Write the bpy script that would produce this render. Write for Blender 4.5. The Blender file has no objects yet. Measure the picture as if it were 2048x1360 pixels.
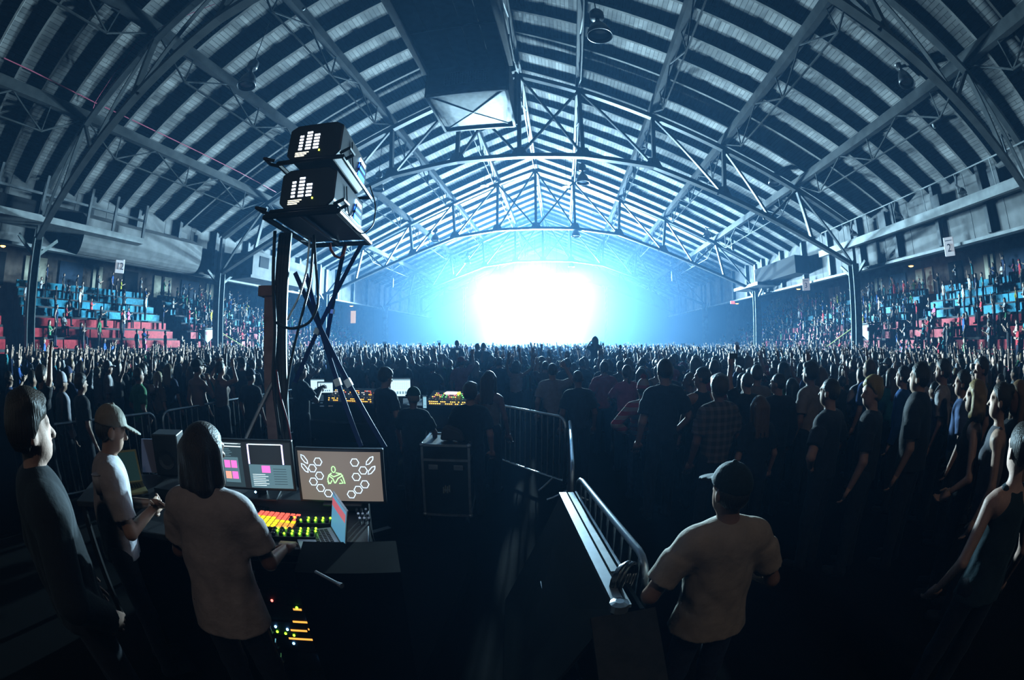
import bpy, bmesh, math, random
import numpy as np
from mathutils import Vector, Matrix

random.seed(7)
rng = np.random.default_rng(7)
PI = math.pi
scene = bpy.context.scene
COL = scene.collection

# ------------------------------------------------------------------ camera: 15 mm diagonal fisheye, 36 mm wide sensor
FPX = 15 / 36 * 2048
CAM = np.array([0.0, 0.0, 2.15])
YAW, PITCH = 0.11256, 0.00469
_f = np.array([-math.sin(YAW) * math.cos(PITCH), math.cos(YAW) * math.cos(PITCH), math.sin(PITCH)])
_r = np.array([math.cos(YAW), math.sin(YAW), 0.0])
_u = np.cross(_r, _f)
cam = bpy.data.cameras.new('camera')
cam.type = 'PANO'
cam.sensor_fit = 'HORIZONTAL'
cam.sensor_width = 36.0
cam.sensor_height = 36.0 * 1360 / 2048
cam.clip_end = 300
cam.panorama_type = 'FISHEYE_EQUISOLID'
cam.fisheye_lens = 15.0
cam.fisheye_fov = math.radians(220)
cam_o = bpy.data.objects.new('camera', cam)
COL.objects.link(cam_o)
cam_o.matrix_world = Matrix(((_r[0], _u[0], -_f[0], CAM[0]), (_r[1], _u[1], -_f[1], CAM[1]),
                             (_r[2], _u[2], -_f[2], CAM[2]), (0, 0, 0, 1)))
scene.camera = cam_o


def ray(px, py):
    x, y = px - 1024, 680 - py
    r = max(math.hypot(x, y), 1e-6)
    th = 2 * math.asin(r / (2 * FPX))
    s = math.sin(th) / r
    return _r * (x * s) + _u * (y * s) + _f * math.cos(th)


def atD(px, py, D):            # point seen at a pixel, at a given distance over the ground
    d = ray(px, py)
    return CAM + d * (D / math.hypot(d[0], d[1]))


def atY(px, py, Y):
    d = ray(px, py)
    return CAM + d * (Y / d[1])


def atX(px, py, X):
    d = ray(px, py)
    return CAM + d * (X / d[0])


def atZ(px, py, Z):
    d = ray(px, py)
    return CAM + d * ((Z - CAM[2]) / d[2])


# ------------------------------------------------------------------ world, view, sampling
w = bpy.data.worlds.new('night')
scene.world = w
w.use_nodes = True
w.node_tree.nodes['Background'].inputs[0].default_value = (0.0, 0.0, 0.0, 1)
w.node_tree.nodes['Background'].inputs[1].default_value = 0.0
scene.view_settings.view_transform = 'Standard'
scene.view_settings.look = 'None'
scene.view_settings.gamma = 1.0
scene.view_settings.use_curve_mapping = False
scene.view_settings.exposure = 0.0
cy = scene.cycles
cy.max_bounces = 3
cy.diffuse_bounces = 0
cy.glossy_bounces = 2
cy.transmission_bounces = 2
cy.volume_bounces = 0
cy.transparent_max_bounces = 4
cy.use_denoising = True
cy.use_adaptive_sampling = True
cy.adaptive_threshold = 0.05
cy.caustics_reflective = False
cy.caustics_refractive = False
cy.sample_clamp_indirect = 4.0

# ------------------------------------------------------------------ the main lights: the blinder bank on the stage
HALL_SCALE = 1.3                       # hall is scaled up about the camera, so its image stays the same
DROP_H = 0.645  # height shift that puts the centre of the hall scaling at the camera


def hz(z):                       # hall height before scaling -> height after scaling about the camera
    return z * HALL_SCALE - DROP_H


STAGE = (-3.5, 58.5)
KEY = (0.52, 0.84, 1.0)


def lamp(name, kind, loc, energy, color, radius=0.1, aim=None, spot=None, blend=0.5):
    l = bpy.data.lights.new(name, kind)
    l.energy = energy
    l.color = color
    if kind in ('POINT', 'SPOT'):
        l.shadow_soft_size = radius
    if spot:
        l.spot_size = math.radians(spot)
        l.spot_blend = blend
    o = bpy.data.objects.new(name, l)
    COL.objects.link(o)
    o.location = loc
    if aim is not None:
        o.rotation_euler = (Vector(aim) - Vector(loc)).to_track_quat('-Z', 'Y').to_euler()
    return o


STAGE_W = 520000.0
BLINDERS = ((-2.4, 3.6), (2.4, 3.6), (-0.8, 4.4), (0.8, 4.4))   # before the hall is scaled
for dx, z in BLINDERS:
    lamp('stage_blinder_light', 'SPOT', (STAGE[0] + dx * HALL_SCALE, 59.0, hz(z)), STAGE_W / 4, KEY, 0.5, (-1.9, 10.0, 6.5), 105, 0.75)
RIG = ((-1.7, 8.0, (-23.0, 22.0, 3.0)), (0.0, 8.8, (-2.0, 22.0, 1.2)), (1.7, 8.0, (19.0, 22.0, 3.0)))
for dx, z, aim in RIG:           # heads on the rig above, turned down on to the crowd
    lamp('stage_rig_light', 'SPOT', (STAGE[0] + dx * HALL_SCALE, 58.6, hz(z)), 240000, KEY, 0.4, aim, 44, 0.85)
FILL_LAMP = (1.6, -3.2, 7.5)  # unseen warm lamp, added behind the viewpoint to light the foreground
lamp('foreground_fill_light', 'SPOT', (FILL_LAMP[0], FILL_LAMP[1], FILL_LAMP[2] - .12), 85, (1.0, .80, .66), .15, (1.0, 3.5, .8), 95, .6)
# ------------------------------------------------------------------ helpers
MATS = {}


def mat(name, color, rough=0.6, metal=0.0, vary=0.0, vscale=8.0, bump=0.0, bscale=60.0, emit=None, estr=0.0, spec=0.3, objcol=False):
    if name in MATS:
        return MATS[name]
    m = bpy.data.materials.new(name)
    m.use_nodes = True
    nt = m.node_tree
    b = nt.nodes['Principled BSDF']
    b.inputs['Base Color'].default_value = (*color, 1)
    b.inputs['Roughness'].default_value = rough
    b.inputs['Metallic'].default_value = metal
    b.inputs['Specular IOR Level'].default_value = spec
    tc = None
    src = None
    if objcol:
        oi = nt.nodes.new('ShaderNodeObjectInfo')
        src = oi.outputs['Color']
        nt.links.new(src, b.inputs['Base Color'])
    if vary > 0:
        tc = nt.nodes.new('ShaderNodeTexCoord')
        n = nt.nodes.new('ShaderNodeTexNoise')
        n.inputs['Scale'].default_value = vscale
        n.inputs['Detail'].default_value = 4
        nt.links.new(tc.outputs['Object'], n.inputs['Vector'])
        mr = nt.nodes.new('ShaderNodeMapRange')
        mr.inputs['From Min'].default_value = 0.3
        mr.inputs['From Max'].default_value = 0.7
        mr.inputs['To Min'].default_value = 1 - vary
        mr.inputs['To Max'].default_value = 1 + vary
        nt.links.new(n.outputs['Fac'], mr.inputs['Value'])
        mx = nt.nodes.new('ShaderNodeVectorMath')
        mx.operation = 'MULTIPLY'
        mx.inputs[0].default_value = color
        if src:
            nt.links.new(src, mx.inputs[0])
        nt.links.new(mr.outputs['Result'], mx.inputs[1])
        nt.links.new(mx.outputs['Vector'], b.inputs['Base Color'])
    if bump > 0:
        if tc is None:
            tc = nt.nodes.new('ShaderNodeTexCoord')
        n2 = nt.nodes.new('ShaderNodeTexNoise')
        n2.inputs['Scale'].default_value = bscale
        n2.inputs['Detail'].default_value = 3
        nt.links.new(tc.outputs['Object'], n2.inputs['Vector'])
        bp = nt.nodes.new('ShaderNodeBump')
        bp.inputs['Strength'].default_value = bump
        bp.inputs['Distance'].default_value = 0.02
        nt.links.new(n2.outputs['Fac'], bp.inputs['Height'])
        nt.links.new(bp.outputs['Normal'], b.inputs['Normal'])
    if emit is not None:
        b.inputs['Emission Color'].default_value = (*emit, 1)
        b.inputs['Emission Strength'].default_value = estr
    MATS[name] = m
    return m


class MB:
    """collects simple shapes into one mesh"""

    def __init__(s):
        s.v, s.f, s.m, s.n = [], [], [], 0

    def add(s, verts, faces, mi=0):
        verts = np.asarray(verts, float).reshape(-1, 3)
        s.v.append(verts)
        for f in faces:
            s.f.append(tuple(i + s.n for i in f))
            s.m.append(mi)
        s.n += len(verts)
        return s

    def box(s, x0, x1, y0, y1, z0, z1, mi=0, top=None):
        v = [(x0, y0, z0), (x1, y0, z0), (x1, y1, z0), (x0, y1, z0), (x0, y0, z1), (x1, y0, z1), (x1, y1, z1), (x0, y1, z1)]
        return s.add(v, [(3, 2, 1, 0), (4, 5, 6, 7), (0, 1, 5, 4), (1, 2, 6, 5), (2, 3, 7, 6), (3, 0, 4, 7)], mi)

    def bar(s, a, b, w, h=None, mi=0, up=(0, 0, 1)):
        """rectangular bar from a to b: w sideways, h in the up direction"""
        h = h or w
        a, b = np.asarray(a, float), np.asarray(b, float)
        d = b - a
        d = d / np.linalg.norm(d)
        up = np.asarray(up, float)
        if abs(d @ up) > 0.98:
            up = np.array([0, 1.0, 0])
        x = np.cross(d, up)
        x /= np.linalg.norm(x)
        z = np.cross(x, d)
        v = []
        for p in (a, b):
            for sx, sz in ((-1, -1), (1, -1), (1, 1), (-1, 1)):
                v.append(p + x * sx * w / 2 + z * sz * h / 2)
        return s.add(v, [(0, 1, 2, 3), (7, 6, 5, 4), (0, 4, 5, 1), (1, 5, 6, 2), (2, 6, 7, 3), (3, 7, 4, 0)], mi)

    def tube(s, pts, r, n=8, mi=0, closed=False):
        """round tube along points; r a number or one radius per point"""
        pts = np.asarray(pts, float)
        k = len(pts)
        rr = np.full(k, r, float) if np.isscalar(r) else np.asarray(r, float)
        t = np.gradient(pts, axis=0) if k > 2 else np.array([pts[1] - pts[0]] * 2)
        t /= np.linalg.norm(t, axis=1)[:, None] + 1e-9
        ref = np.array([0, 0, 1.0]) if abs(t[0][2]) < 0.9 else np.array([1.0, 0, 0])
        x = np.cross(t[0], ref)
        x /= np.linalg.norm(x)
        V = []
        for i in range(k):
            x = x - t[i] * (x @ t[i])
            x /= np.linalg.norm(x) + 1e-9
            y = np.cross(t[i], x)
            for j in range(n):
                a = 2 * PI * j / n
                V.append(pts[i] + rr[i] * (math.cos(a) * x + math.sin(a) * y))
        F = [(i * n + j, i * n + (j + 1) % n, (i + 1) * n + (j + 1) % n, (i + 1) * n + j) for i in range(k - 1) for j in range(n)]
        F += [tuple(range(n - 1, -1, -1)), tuple(range((k - 1) * n, k * n))]
        return s.add(V, F, mi)

    def lathe(s, prof, n=20, c=(0, 0, 0), mi=0, M=None):
        """revolve (r, z) profile about z"""
        V = []
        for r, z in prof:
            for j in range(n):
                a = 2 * PI * j / n
                V.append((r * math.cos(a), r * math.sin(a), z))
        V = np.array(V)
        if M is not None:
            V = V @ np.asarray(M).T
        V = V + np.asarray(c, float)
        k = len(prof)
        F = [(i * n + j, i * n + (j + 1) % n, (i + 1) * n + (j + 1) % n, (i + 1) * n + j) for i in range(k - 1) for j in range(n)]
        if prof[0][0] > 1e-4:
            F.append(tuple(range(n - 1, -1, -1)))
        if prof[-1][0] > 1e-4:
            F.append(tuple(range((k - 1) * n, k * n)))
        return s.add(V, F, mi)

    def prism(s, poly, h, M=None, c=(0, 0, 0), mi=0):
        """polygon (x, y) extruded along z by h"""
        n = len(poly)
        V = np.array([(x, y, 0) for x, y in poly] + [(x, y, h) for x, y in poly], float)
        if M is not None:
            V = V @ np.asarray(M).T
        V = V + np.asarray(c, float)
        F = [tuple(range(n - 1, -1, -1)), tuple(range(n, 2 * n))] + [(i, (i + 1) % n, n + (i + 1) % n, n + i) for i in range(n)]
        return s.add(V, F, mi)

    def mesh(s, name, mats, smooth=False):
        me = bpy.data.meshes.new(name)
        V = np.concatenate(s.v) if s.v else np.zeros((0, 3))
        me.from_pydata(V.tolist(), [], s.f)
        for m in (mats if isinstance(mats, (list, tuple)) else [mats]):
            me.materials.append(m)
        if any(s.m):
            me.polygons.foreach_set('material_index', s.m)
        if smooth:
            me.polygons.foreach_set('use_smooth', [True] * len(s.f))
        me.update()
        return me


def link(name, me, parent=None, loc=None, rot=None):
    o = bpy.data.objects.new(name, me)
    COL.objects.link(o)
    if parent is not None:
        o.parent = parent
    if loc is not None:
        o.location = loc
    if rot is not None:
        o.rotation_euler = rot
    return o


def obj(name, mb, m, parent=None, loc=None, rot=None, smooth=False, bevel=0.0):
    o = link(name, mb.mesh(name, m, smooth), parent, loc, rot)
    if bevel:
        b = o.modifiers.new('bevel', 'BEVEL')
        b.width = bevel
        b.segments = 2
        b.limit_method = 'ANGLE'
    return o


def tag(o, label=None, cat=None, group=None, kind=None):
    if label:
        o['label'] = label
    if cat:
        o['category'] = cat
    if group:
        o['group'] = group
    if kind:
        o['kind'] = kind
    return o


def thing(name, label, cat, loc=(0, 0, 0), rz=0.0, group=None):
    o = bpy.data.objects.new(name, None)
    COL.objects.link(o)
    o.empty_display_size = 0.2
    o.location = loc
    o.rotation_euler = (0, 0, rz)
    return tag(o, label, cat, group)


def struct(o):
    o['kind'] = 'structure'
    return o


def copy_tree(root, label=None, loc=None, rz=None, parent=None, kids=None):
    c = root.copy()
    COL.objects.link(c)
    c.parent = parent
    if label:
        c['label'] = label
    if loc is not None:
        c.location = loc
    if rz is not None:
        c.rotation_euler = (0, 0, rz)
    for ch in root.children:
        copy_tree(ch, parent=c)
    return c


def arc_pts(a, b, sag, n=12):
    """hanging cable from a to b"""
    a, b = np.asarray(a, float), np.asarray(b, float)
    t = np.linspace(0, 1, n)[:, None]
    p = a + (b - a) * t
    p[:, 2] -= sag * 4 * (t[:, 0] * (1 - t[:, 0]))
    return p
# ------------------------------------------------------------------ the hall
CX = -1.45                       # centre line of the hall
HW = 14.95                       # half width between the column rows
TY = [-6.8, 4.3, 15.4, 26.5, 37.6, 48.7]   # truss lines
BAY = 11.1
SLOPE = 0.42


def zroof(u):
    return 14.35 - SLOPE * abs(u)


steel = mat('painted_steel', (0.055, 0.062, 0.066), 0.5, 0.0, 0.25, 3.0)
steel_dark = mat('dark_steel', (0.10, 0.11, 0.12), 0.5, 0.0, 0.3, 3.0)
wall_m = mat('grey_cladding', (0.17, 0.175, 0.18), 0.8, 0, 0.25, 2.0, 0.2, 12)
wall_low = mat('brown_wall', (0.13, 0.10, 0.085), 0.85, 0, 0.3, 2.0)
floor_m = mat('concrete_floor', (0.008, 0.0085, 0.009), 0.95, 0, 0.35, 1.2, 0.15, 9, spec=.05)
joist_m = mat('joist_timber', (0.22, 0.22, 0.22), 0.8, 0, 0.3, 2.0)


def plank_material():
    m = bpy.data.materials.new('roof_planks')
    m.use_nodes = True
    nt = m.node_tree
    b = nt.nodes['Principled BSDF']
    b.inputs['Roughness'].default_value = 0.85
    tc = nt.nodes.new('ShaderNodeTexCoord')
    mp = nt.nodes.new('ShaderNodeMapping')
    mp.inputs['Rotation'].default_value = (0, 0, PI / 2)
    br = nt.nodes.new('ShaderNodeTexBrick')        # boards run along the hall
    br.offset = 0.37
    br.inputs['Color1'].default_value = (0.50, 0.50, 0.50, 1)
    br.inputs['Color2'].default_value = (0.29, 0.30, 0.31, 1)
    br.inputs['Mortar'].default_value = (0.05, 0.05, 0.05, 1)
    br.inputs['Scale'].default_value = 1.0
    br.inputs['Mortar Size'].default_value = 0.008
    br.inputs['Brick Width'].default_value = 3.6
    br.inputs['Row Height'].default_value = 0.14
    nt.links.new(tc.outputs['Object'], mp.inputs['Vector'])
    nt.links.new(mp.outputs['Vector'], br.inputs['Vector'])
    n = nt.nodes.new('ShaderNodeTexNoise')
    n.inputs['Scale'].default_value = 0.9
    n.inputs['Detail'].default_value = 6
    nt.links.new(tc.outputs['Object'], n.inputs['Vector'])
    mr = nt.nodes.new('ShaderNodeMapRange')
    mr.inputs['From Min'].default_value = 0.32
    mr.inputs['From Max'].default_value = 0.62
    mr.inputs['To Min'].default_value = 0.55
    mr.inputs['To Max'].default_value = 1.08
    nt.links.new(n.outputs['Fac'], mr.inputs['Value'])
    mx = nt.nodes.new('ShaderNodeVectorMath')
    mx.operation = 'MULTIPLY'
    nt.links.new(br.outputs['Color'], mx.inputs[0])
    nt.links.new(mr.outputs['Result'], mx.inputs[1])
    nt.links.new(mx.outputs['Vector'], b.inputs['Base Color'])
    return m


planks = plank_material()
Y0, Y1 = -9.0, 55.0
struct(obj('floor', MB().box(-26, 23, Y0, Y1, .3, DROP_H / HALL_SCALE), floor_m))

# roof: two boarded slopes
mb = MB()
for s in (-1, 1):
    a, b = (0, zroof(0)), (s * 16.4, zroof(16.4))
    v = []
    for y in (Y0, Y1):
        for (u, z) in (a, b, (b[0], b[1] + 0.25), (0, a[1] + 0.25)):
            v.append((CX + u, y, z))
    mb.add(v, [(0, 1, 2, 3), (7, 6, 5, 4), (0, 4, 5, 1), (1, 5, 6, 2), (2, 6, 7, 3), (3, 7, 4, 0)])
ceiling = struct(obj('ceiling', mb, planks))

# joists: one per slope and line, laid on the purlins
JS = BAY / 8
jm = {}
for s in (-1, 1):
    m_ = MB()
    m_.bar((s * 0.05, 0, zroof(0) - 0.10), (s * 15.9, 0, zroof(15.9) - 0.10), 0.10, 0.19)
    jm[s] = m_.mesh('joist', joist_m)
y = TY[0] + 0.35
while y < Y1 - 0.5:
    for s in (-1, 1):
        link('joist', jm[s], ceiling, (CX, y, 0))
    y += JS

# trussed purlins, one per bay and line; rods and struts hang below each beam
PU = [-12.0, -8.5, -5.5, -2.5, 0.0, 2.5, 5.5, 8.5, 12.0]
pb = MB().box(-0.11, 0.11, 0.0, BAY, -0.34, -0.02).mesh('purlin', steel)
DROP = 1.15
nodes = [0.16, 0.5, 0.84]
rod_specs = []
rod_specs.append(((0, 0.15, -0.34), (0, nodes[0] * BAY, -DROP)))
rod_specs.append(((0, nodes[2] * BAY, -DROP), (0, BAY - 0.15, -0.34)))
rod_specs.append(((0, nodes[0] * BAY, -DROP), (0, nodes[2] * BAY, -DROP)))
for k in nodes:
    rod_specs.append(((0, k * BAY, -DROP), (0, k * BAY, -0.3)))
for k, t in ((nodes[0], 0.33), (nodes[1], 0.33), (nodes[1], 0.67), (nodes[2], 0.67)):
    rod_specs.append(((0, k * BAY, -DROP), (0, t * BAY, -0.3)))
rods = [MB().bar(a, b, 0.042).mesh('purlin_rod', steel) for a, b in rod_specs]
for u in PU:
    zt = zroof(u) - 0.19
    for i in range(5):
        p = link('purlin', pb, ceiling, (CX + u, TY[i], zt))
        for r_ in rods:
            link('purlin_rod', r_, p)

# main trusses
TOPN = [(0, 13.55), (2.5, 12.6), (5.5, 11.35), (8.5, 10.1), (12, 8.65), (15.0, 7.4)]
BOTN = [(0, 9.42), (2.5, 9.36), (5.3, 9.0), (8.2, 7.97), (10.3, 7.2), (12.5, 6.4), (15.0, 5.5)]
truss_meshes = []


def seg_mesh(name, a, b, w, h):
    return name, MB().bar((a[0], 0, a[1]), (b[0], 0, b[1]), w, h, up=(0, 1, 0)).mesh(name, steel)


for s in (-1, 1):
    T = [(s * u, z) for u, z in TOPN]
    B = [(s * u, z) for u, z in BOTN]
    for a, b in zip(T, T[1:]):
        truss_meshes.append(seg_mesh('top_chord', a, b, 0.2, 0.24))
    for a, b in zip(B, B[1:]):
        truss_meshes.append(seg_mesh('bottom_chord', a, b, 0.16, 0.26))
    for i, j in ((1, 1), (2, 2), (3, 3)):
        truss_meshes.append(seg_mesh('post', T[i], B[j], 0.15, 0.2))
    truss_meshes.append(seg_mesh('post', T[4], B[5], 0.13, 0.16))
    truss_meshes.append(seg_mesh('post', T[5], B[6], 0.2, 0.24))
    for a, b in ((T[0], B[1]), (B[0], T[1]), (T[1], B[2]), (T[2], B[3]), (T[3], B[4]), (T[4], B[4]), (T[4], B[6])):
        truss_meshes.append(seg_mesh('brace', a, b, 0.09, 0.12))
truss_meshes.append(seg_mesh('post', TOPN[0], BOTN[0], 0.16, 0.22))
gus = MB()
for s in (-1, 1):
    for u, z in BOTN[1:4]:
        gus.prism([(-0.35, 0), (0.35, 0), (0.18, 0.38), (-0.18, 0.38)], 0.05, M=[[1, 0, 0], [0, 0, 1], [0, 1, 0]], c=(s * u, -0.03, z))
gus.prism([(-0.35, 0), (0.35, 0), (0.18, 0.38), (-0.18, 0.38)], 0.05, M=[[1, 0, 0], [0, 0, 1], [0, 1, 0]], c=(0, -0.03, 9.42))
tl = ['steel roof truss behind the viewpoint, out over the back of the hall',
      'dark steel roof truss nearest overhead, arching out of the top of the picture',
      'steel arch truss just behind the white braced heater panel',
      'second steel arch truss, its chord glowing above the white stage light',
      'third steel arch truss, washed out in the haze before the stage',
      'farthest steel truss, lost in the glare over the stage']
for i, ty in enumerate(TY):
    if i == 0:
        continue
    t = thing('roof_truss', tl[i], 'roof truss', (CX, ty, 0))
    for nm, me in truss_meshes:
        link(nm, me, t)
    obj('gusset_plates', gus, steel, t)['kind'] = 'stuff'

# columns
colm = mat('column_paint', (0.17, 0.2, 0.2), 0.55, 0, 0.35, 3)
cm = MB()
cm.box(-0.22, 0.22, -0.2, -0.16, .5, 5.6).box(-0.22, 0.22, 0.16, 0.2, .5, 5.6).box(-0.03, 0.03, -0.18, 0.18, .5, 5.6)
cme = cm.mesh('column_shaft', colm)
cb = MB().box(-0.35, 0.35, -0.3, 0.3, 0.496, 0.55).mesh('base_plate', colm)
ck = MB()
ck.bar((0, 0, 4.9), (0.0, 1.0, 5.6), 0.12).bar((0, 0, 4.9), (0, -1.0, 5.6), 0.12)
cke = ck.mesh('knee_brace', colm)
for i, ty in enumerate(TY[1:5]):
    for s, side in ((-1, 'left'), (1, 'right')):
        order = ['nearest', 'second', 'third', 'farthest'][i]
        if side == 'right' and i == 0:
            continue
        t = thing('steel_column', '%s steel column in front of the %s stand, carrying a roof truss' % (order, side), 'column', (CX + s * HW, ty, 0))
        link('column_shaft', cme, t)
        link('base_plate', cb, t)
        link('knee_brace', cke, t)

# end walls
struct(obj('wall_stage', MB().box(-26, 23, 54.6, 55, .4, 14.4), mat('stage_wall', (0.05, 0.05, 0.055), 0.9)))
struct(obj('wall_rear', MB().box(-26, 23, -9.2, -9, .4, 14.4), wall_low))

# side walls: upper cladding over the stands, soffit, back wall with doors
dark_in = mat('dark_opening', (0.012, 0.013, 0.015), 0.9)
cream = mat('cream_panel', (0.62, 0.6, 0.47), 0.7, 0, 0.15, 3)
navy = mat('navy_panel', (0.02, 0.05, 0.10), 0.6, 0, 0.2, 3)
lightsteel = mat('light_painted_steel', (0.27, 0.29, 0.30), 0.5, 0, 0.25, 2.5)
for s, side in ((-1, 'left'), (1, 'right')):
    X = lambda u: CX + s * u

    def sbox(m_, u0, u1, y0, y1, z0, z1, mi=0):
        a, b = sorted((X(u0), X(u1)))
        return m_.box(a, b, y0, y1, z0, z1, mi)
    wl = struct(obj('wall_%s' % side, sbox(MB(), 24.2, 24.5, Y0, Y1, .4, 7.8), wall_low))
    obj('soffit', sbox(MB(), 15.9, 24.3, Y0, Y1, 7.0, 7.25), wall_low, wl)
    # fascia panels, one sheet per 1.85 m
    fw = 1.85
    n = int((Y1 - Y0) / fw)
    fm = sbox(MB(), 15.7, 15.85, 0.012, fw - 0.012, 5.45, 7.85).mesh('cladding_panel', wall_m)
    for k in range(n):
        link('cladding_panel', fm, wl, (0, TY[0] - fw + k * fw, 0))
    obj('fascia_rail', sbox(MB(), 15.55, 15.9, Y0, Y1, 5.35, 5.45), lightsteel, wl)
    for k, yy in enumerate(np.arange(TY[0] + 2.8, 50, BAY / 4)):
        obj('wall_post', sbox(MB(), 15.5, 15.68, yy - 0.09, yy + 0.09, 5.5, 7.8), steel_dark, wl)
    # doors and panels of the concourse wall
    k = 0
    for yy in np.arange(-5, 46, 2.75):
        cm_ = [cream, navy, cream, dark_in][k % 4]
        wd = [1.7, 1.9, 0.8, 1.2][k % 4]
        obj('wall_panel', sbox(MB(), 24.1, 24.22, yy, yy + wd, 4.9, 6.5), cm_, wl)
        if k % 4 in (0, 2):
            obj('panel_mullion', sbox(MB(), 24.02, 24.1, yy + wd * 0.45, yy + wd * 0.55, 4.9, 6.5), wall_low, wl)
        k += 1

# catwalk along the right wall, with its rail
cw = thing('catwalk', 'light grey steel catwalk with handrail along the right upper wall', 'catwalk', (0, 0, 0))
a, b = -6.0, 17.6
obj('edge_beam', MB().box(12.95, 13.12, a, b, 6.22, 6.52), lightsteel, cw)
obj('walkway', MB().box(13.12, 14.1, a, b, 6.45, 6.56), lightsteel, cw)
obj('handrail', MB().tube([(13.0, a, 7.35), (13.0, b - 0.4, 7.35)], 0.025), lightsteel, cw)
for yy in np.arange(a + 0.4, b, 1.9):
    obj('rail_post', MB().tube([(13.0, yy, 6.5), (13.0, yy, 7.35)], 0.022, 6), lightsteel, cw)
obj('rail_hoop', MB().tube([(13.0, 4.9, 6.5), (13.0, 4.9, 7.7), (13.1, 4.9, 7.85), (13.9, 4.9, 7.88)], 0.04), steel_dark, cw)
for yy in (7.3, 11.0, 14.2):
    f = obj('floodlight_bracket', MB().bar((13.0, yy, 6.55), (12.9, yy + 0.35, 6.95), 0.08).bar((12.9, yy + 0.35, 6.95), (13.05, yy + 0.35, 7.3), 0.08), steel_dark, cw)
    obj('floodlight_head', MB().lathe([(0.02, 0.18), (0.12, 0.12), (0.2, 0.0)], 12, (12.85, yy + 0.1, 6.62)), steel, f)
for yy, z1_ in ((6.0, 7.4), (9.4, 7.3), (13.0, 7.5)):
    obj('wall_cabinet', MB().box(13.9, 14.2, yy, yy + 0.5, 6.6, z1_), steel_dark, cw)

# press box projecting from the left upper wall
pbx = thing('press_box', 'dark press box with light edge projecting from the left upper wall', 'press box', (0, 0, 0))
XL = CX - 15.6
obj('floor_slab', MB().box(XL, XL + 1.3, 1.5, 9.6, 6.0, 6.22), lightsteel, pbx)
obj('back_panel', MB().box(XL - 0.05, XL + 0.02, 1.0, 9.6, 6.2, 7.0), dark_in, pbx)
for yy in (1.6, 4.0, 6.4, 7.8, 9.5):
    obj('post', MB().box(XL + 1.15, XL + 1.27, yy, yy + 0.12, 6.2, 7.6), steel_dark, pbx)
obj('rail', MB().box(XL + 1.17, XL + 1.25, 1.5, 9.6, 6.9, 6.98), steel_dark, pbx)
obj('window_panel', MB().box(XL + 0.0, XL + 0.06, 11.6, 13.4, 6.25, 7.0), dark_in, pbx)
# curved soffit bulge of the left fascia, seen below sign 12
bul = []
for t in np.linspace(0, PI / 2, 7):
    bul.append((0.75 * math.sin(t), -0.75 * math.cos(t)))
poly = [(0, -0.75)] + bul[1:] + [(0.75, 0.55), (0, 0.9)]
so = obj('curved_fascia', MB().prism(poly, 7.2, M=[[1, 0, 0], [0, 0, 1], [0, 1, 0]], c=(XL, 6.6, 6.1)), wall_m)
tag(so, 'curved light grey fascia hanging over the left stand beside sign 12', 'fascia')
so2 = obj('service_box', MB().box(XL, XL + 1.6, 17.0, 22.5, 5.6, 6.9).box(XL - 0.02, XL + 1.7, 16.8, 22.7, 5.45, 5.6), wall_m, bevel=0.01)
tag(so2, 'grey boxed gallery on the left wall behind the projector tower', 'gallery')
obj('window', MB().box(XL + 1.6, XL + 1.63, 17.6, 18.4, 6.1, 6.7), dark_in, so2)
obj('window', MB().box(XL + 1.6, XL + 1.63, 19.4, 20.2, 6.1, 6.7), cream, so2)
# right dark gallery box in the second bay
so3 = obj('gallery_box', MB().box(13.2, 14.3, 20.5, 26.0, 5.9, 6.9), dark_in)
tag(so3, 'dark gallery box on the right wall above sign 3', 'gallery')
obj('ledge', MB().box(12.6, 14.3, 24.5, 28.5, 5.7, 5.9), lightsteel, so3)


def to_unscaled(P):                  # metres -> hall coordinates before the camera-centred scaling
    return np.array([P[0] / HALL_SCALE, P[1] / HALL_SCALE, (P[2] + DROP_H) / HALL_SCALE])


def dZ(px, py, z):
    return to_unscaled(atZ(px, py, hz(z)))


def dY(px, py, Y):
    return to_unscaled(atY(px, py, Y * HALL_SCALE))

# ------------------------------------------------------------------ pendant lamps
lamp_m = mat('lamp_aluminium', (0.035, 0.04, 0.045), 0.35, 0.0, 0.15, 12, spec=.6)
lamp_glass = mat('lamp_lens', (0.10, 0.11, 0.12), 0.2)
black_rubber = mat('black_rubber', (0.012, 0.012, 0.013), 0.55)
shade_me = MB().lathe([(0.06, 0.50), (0.10, 0.46), (0.20, 0.33), (0.27, 0.16), (0.30, 0.0), (0.285, 0.0), (0.19, 0.30), (0.0, 0.42)], 24).mesh('shade', lamp_m, True)
lens_me = MB().lathe([(0.0, 0.045), (0.16, 0.05), (0.275, 0.07)], 24).mesh('lens', lamp_glass, True)
neck_me = MB().lathe([(0.07, 0.5), (0.05, 0.56), (0.055, 0.62)], 14).mesh('neck', lamp_m, True)
ball_me = MB().lathe([(0.10, 0.60), (0.17, 0.63), (0.17, 0.83), (0.13, 0.9), (0.05, 0.93), (0.03, 1.02)], 16).mesh('ballast_housing', lamp_m, True)
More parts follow.
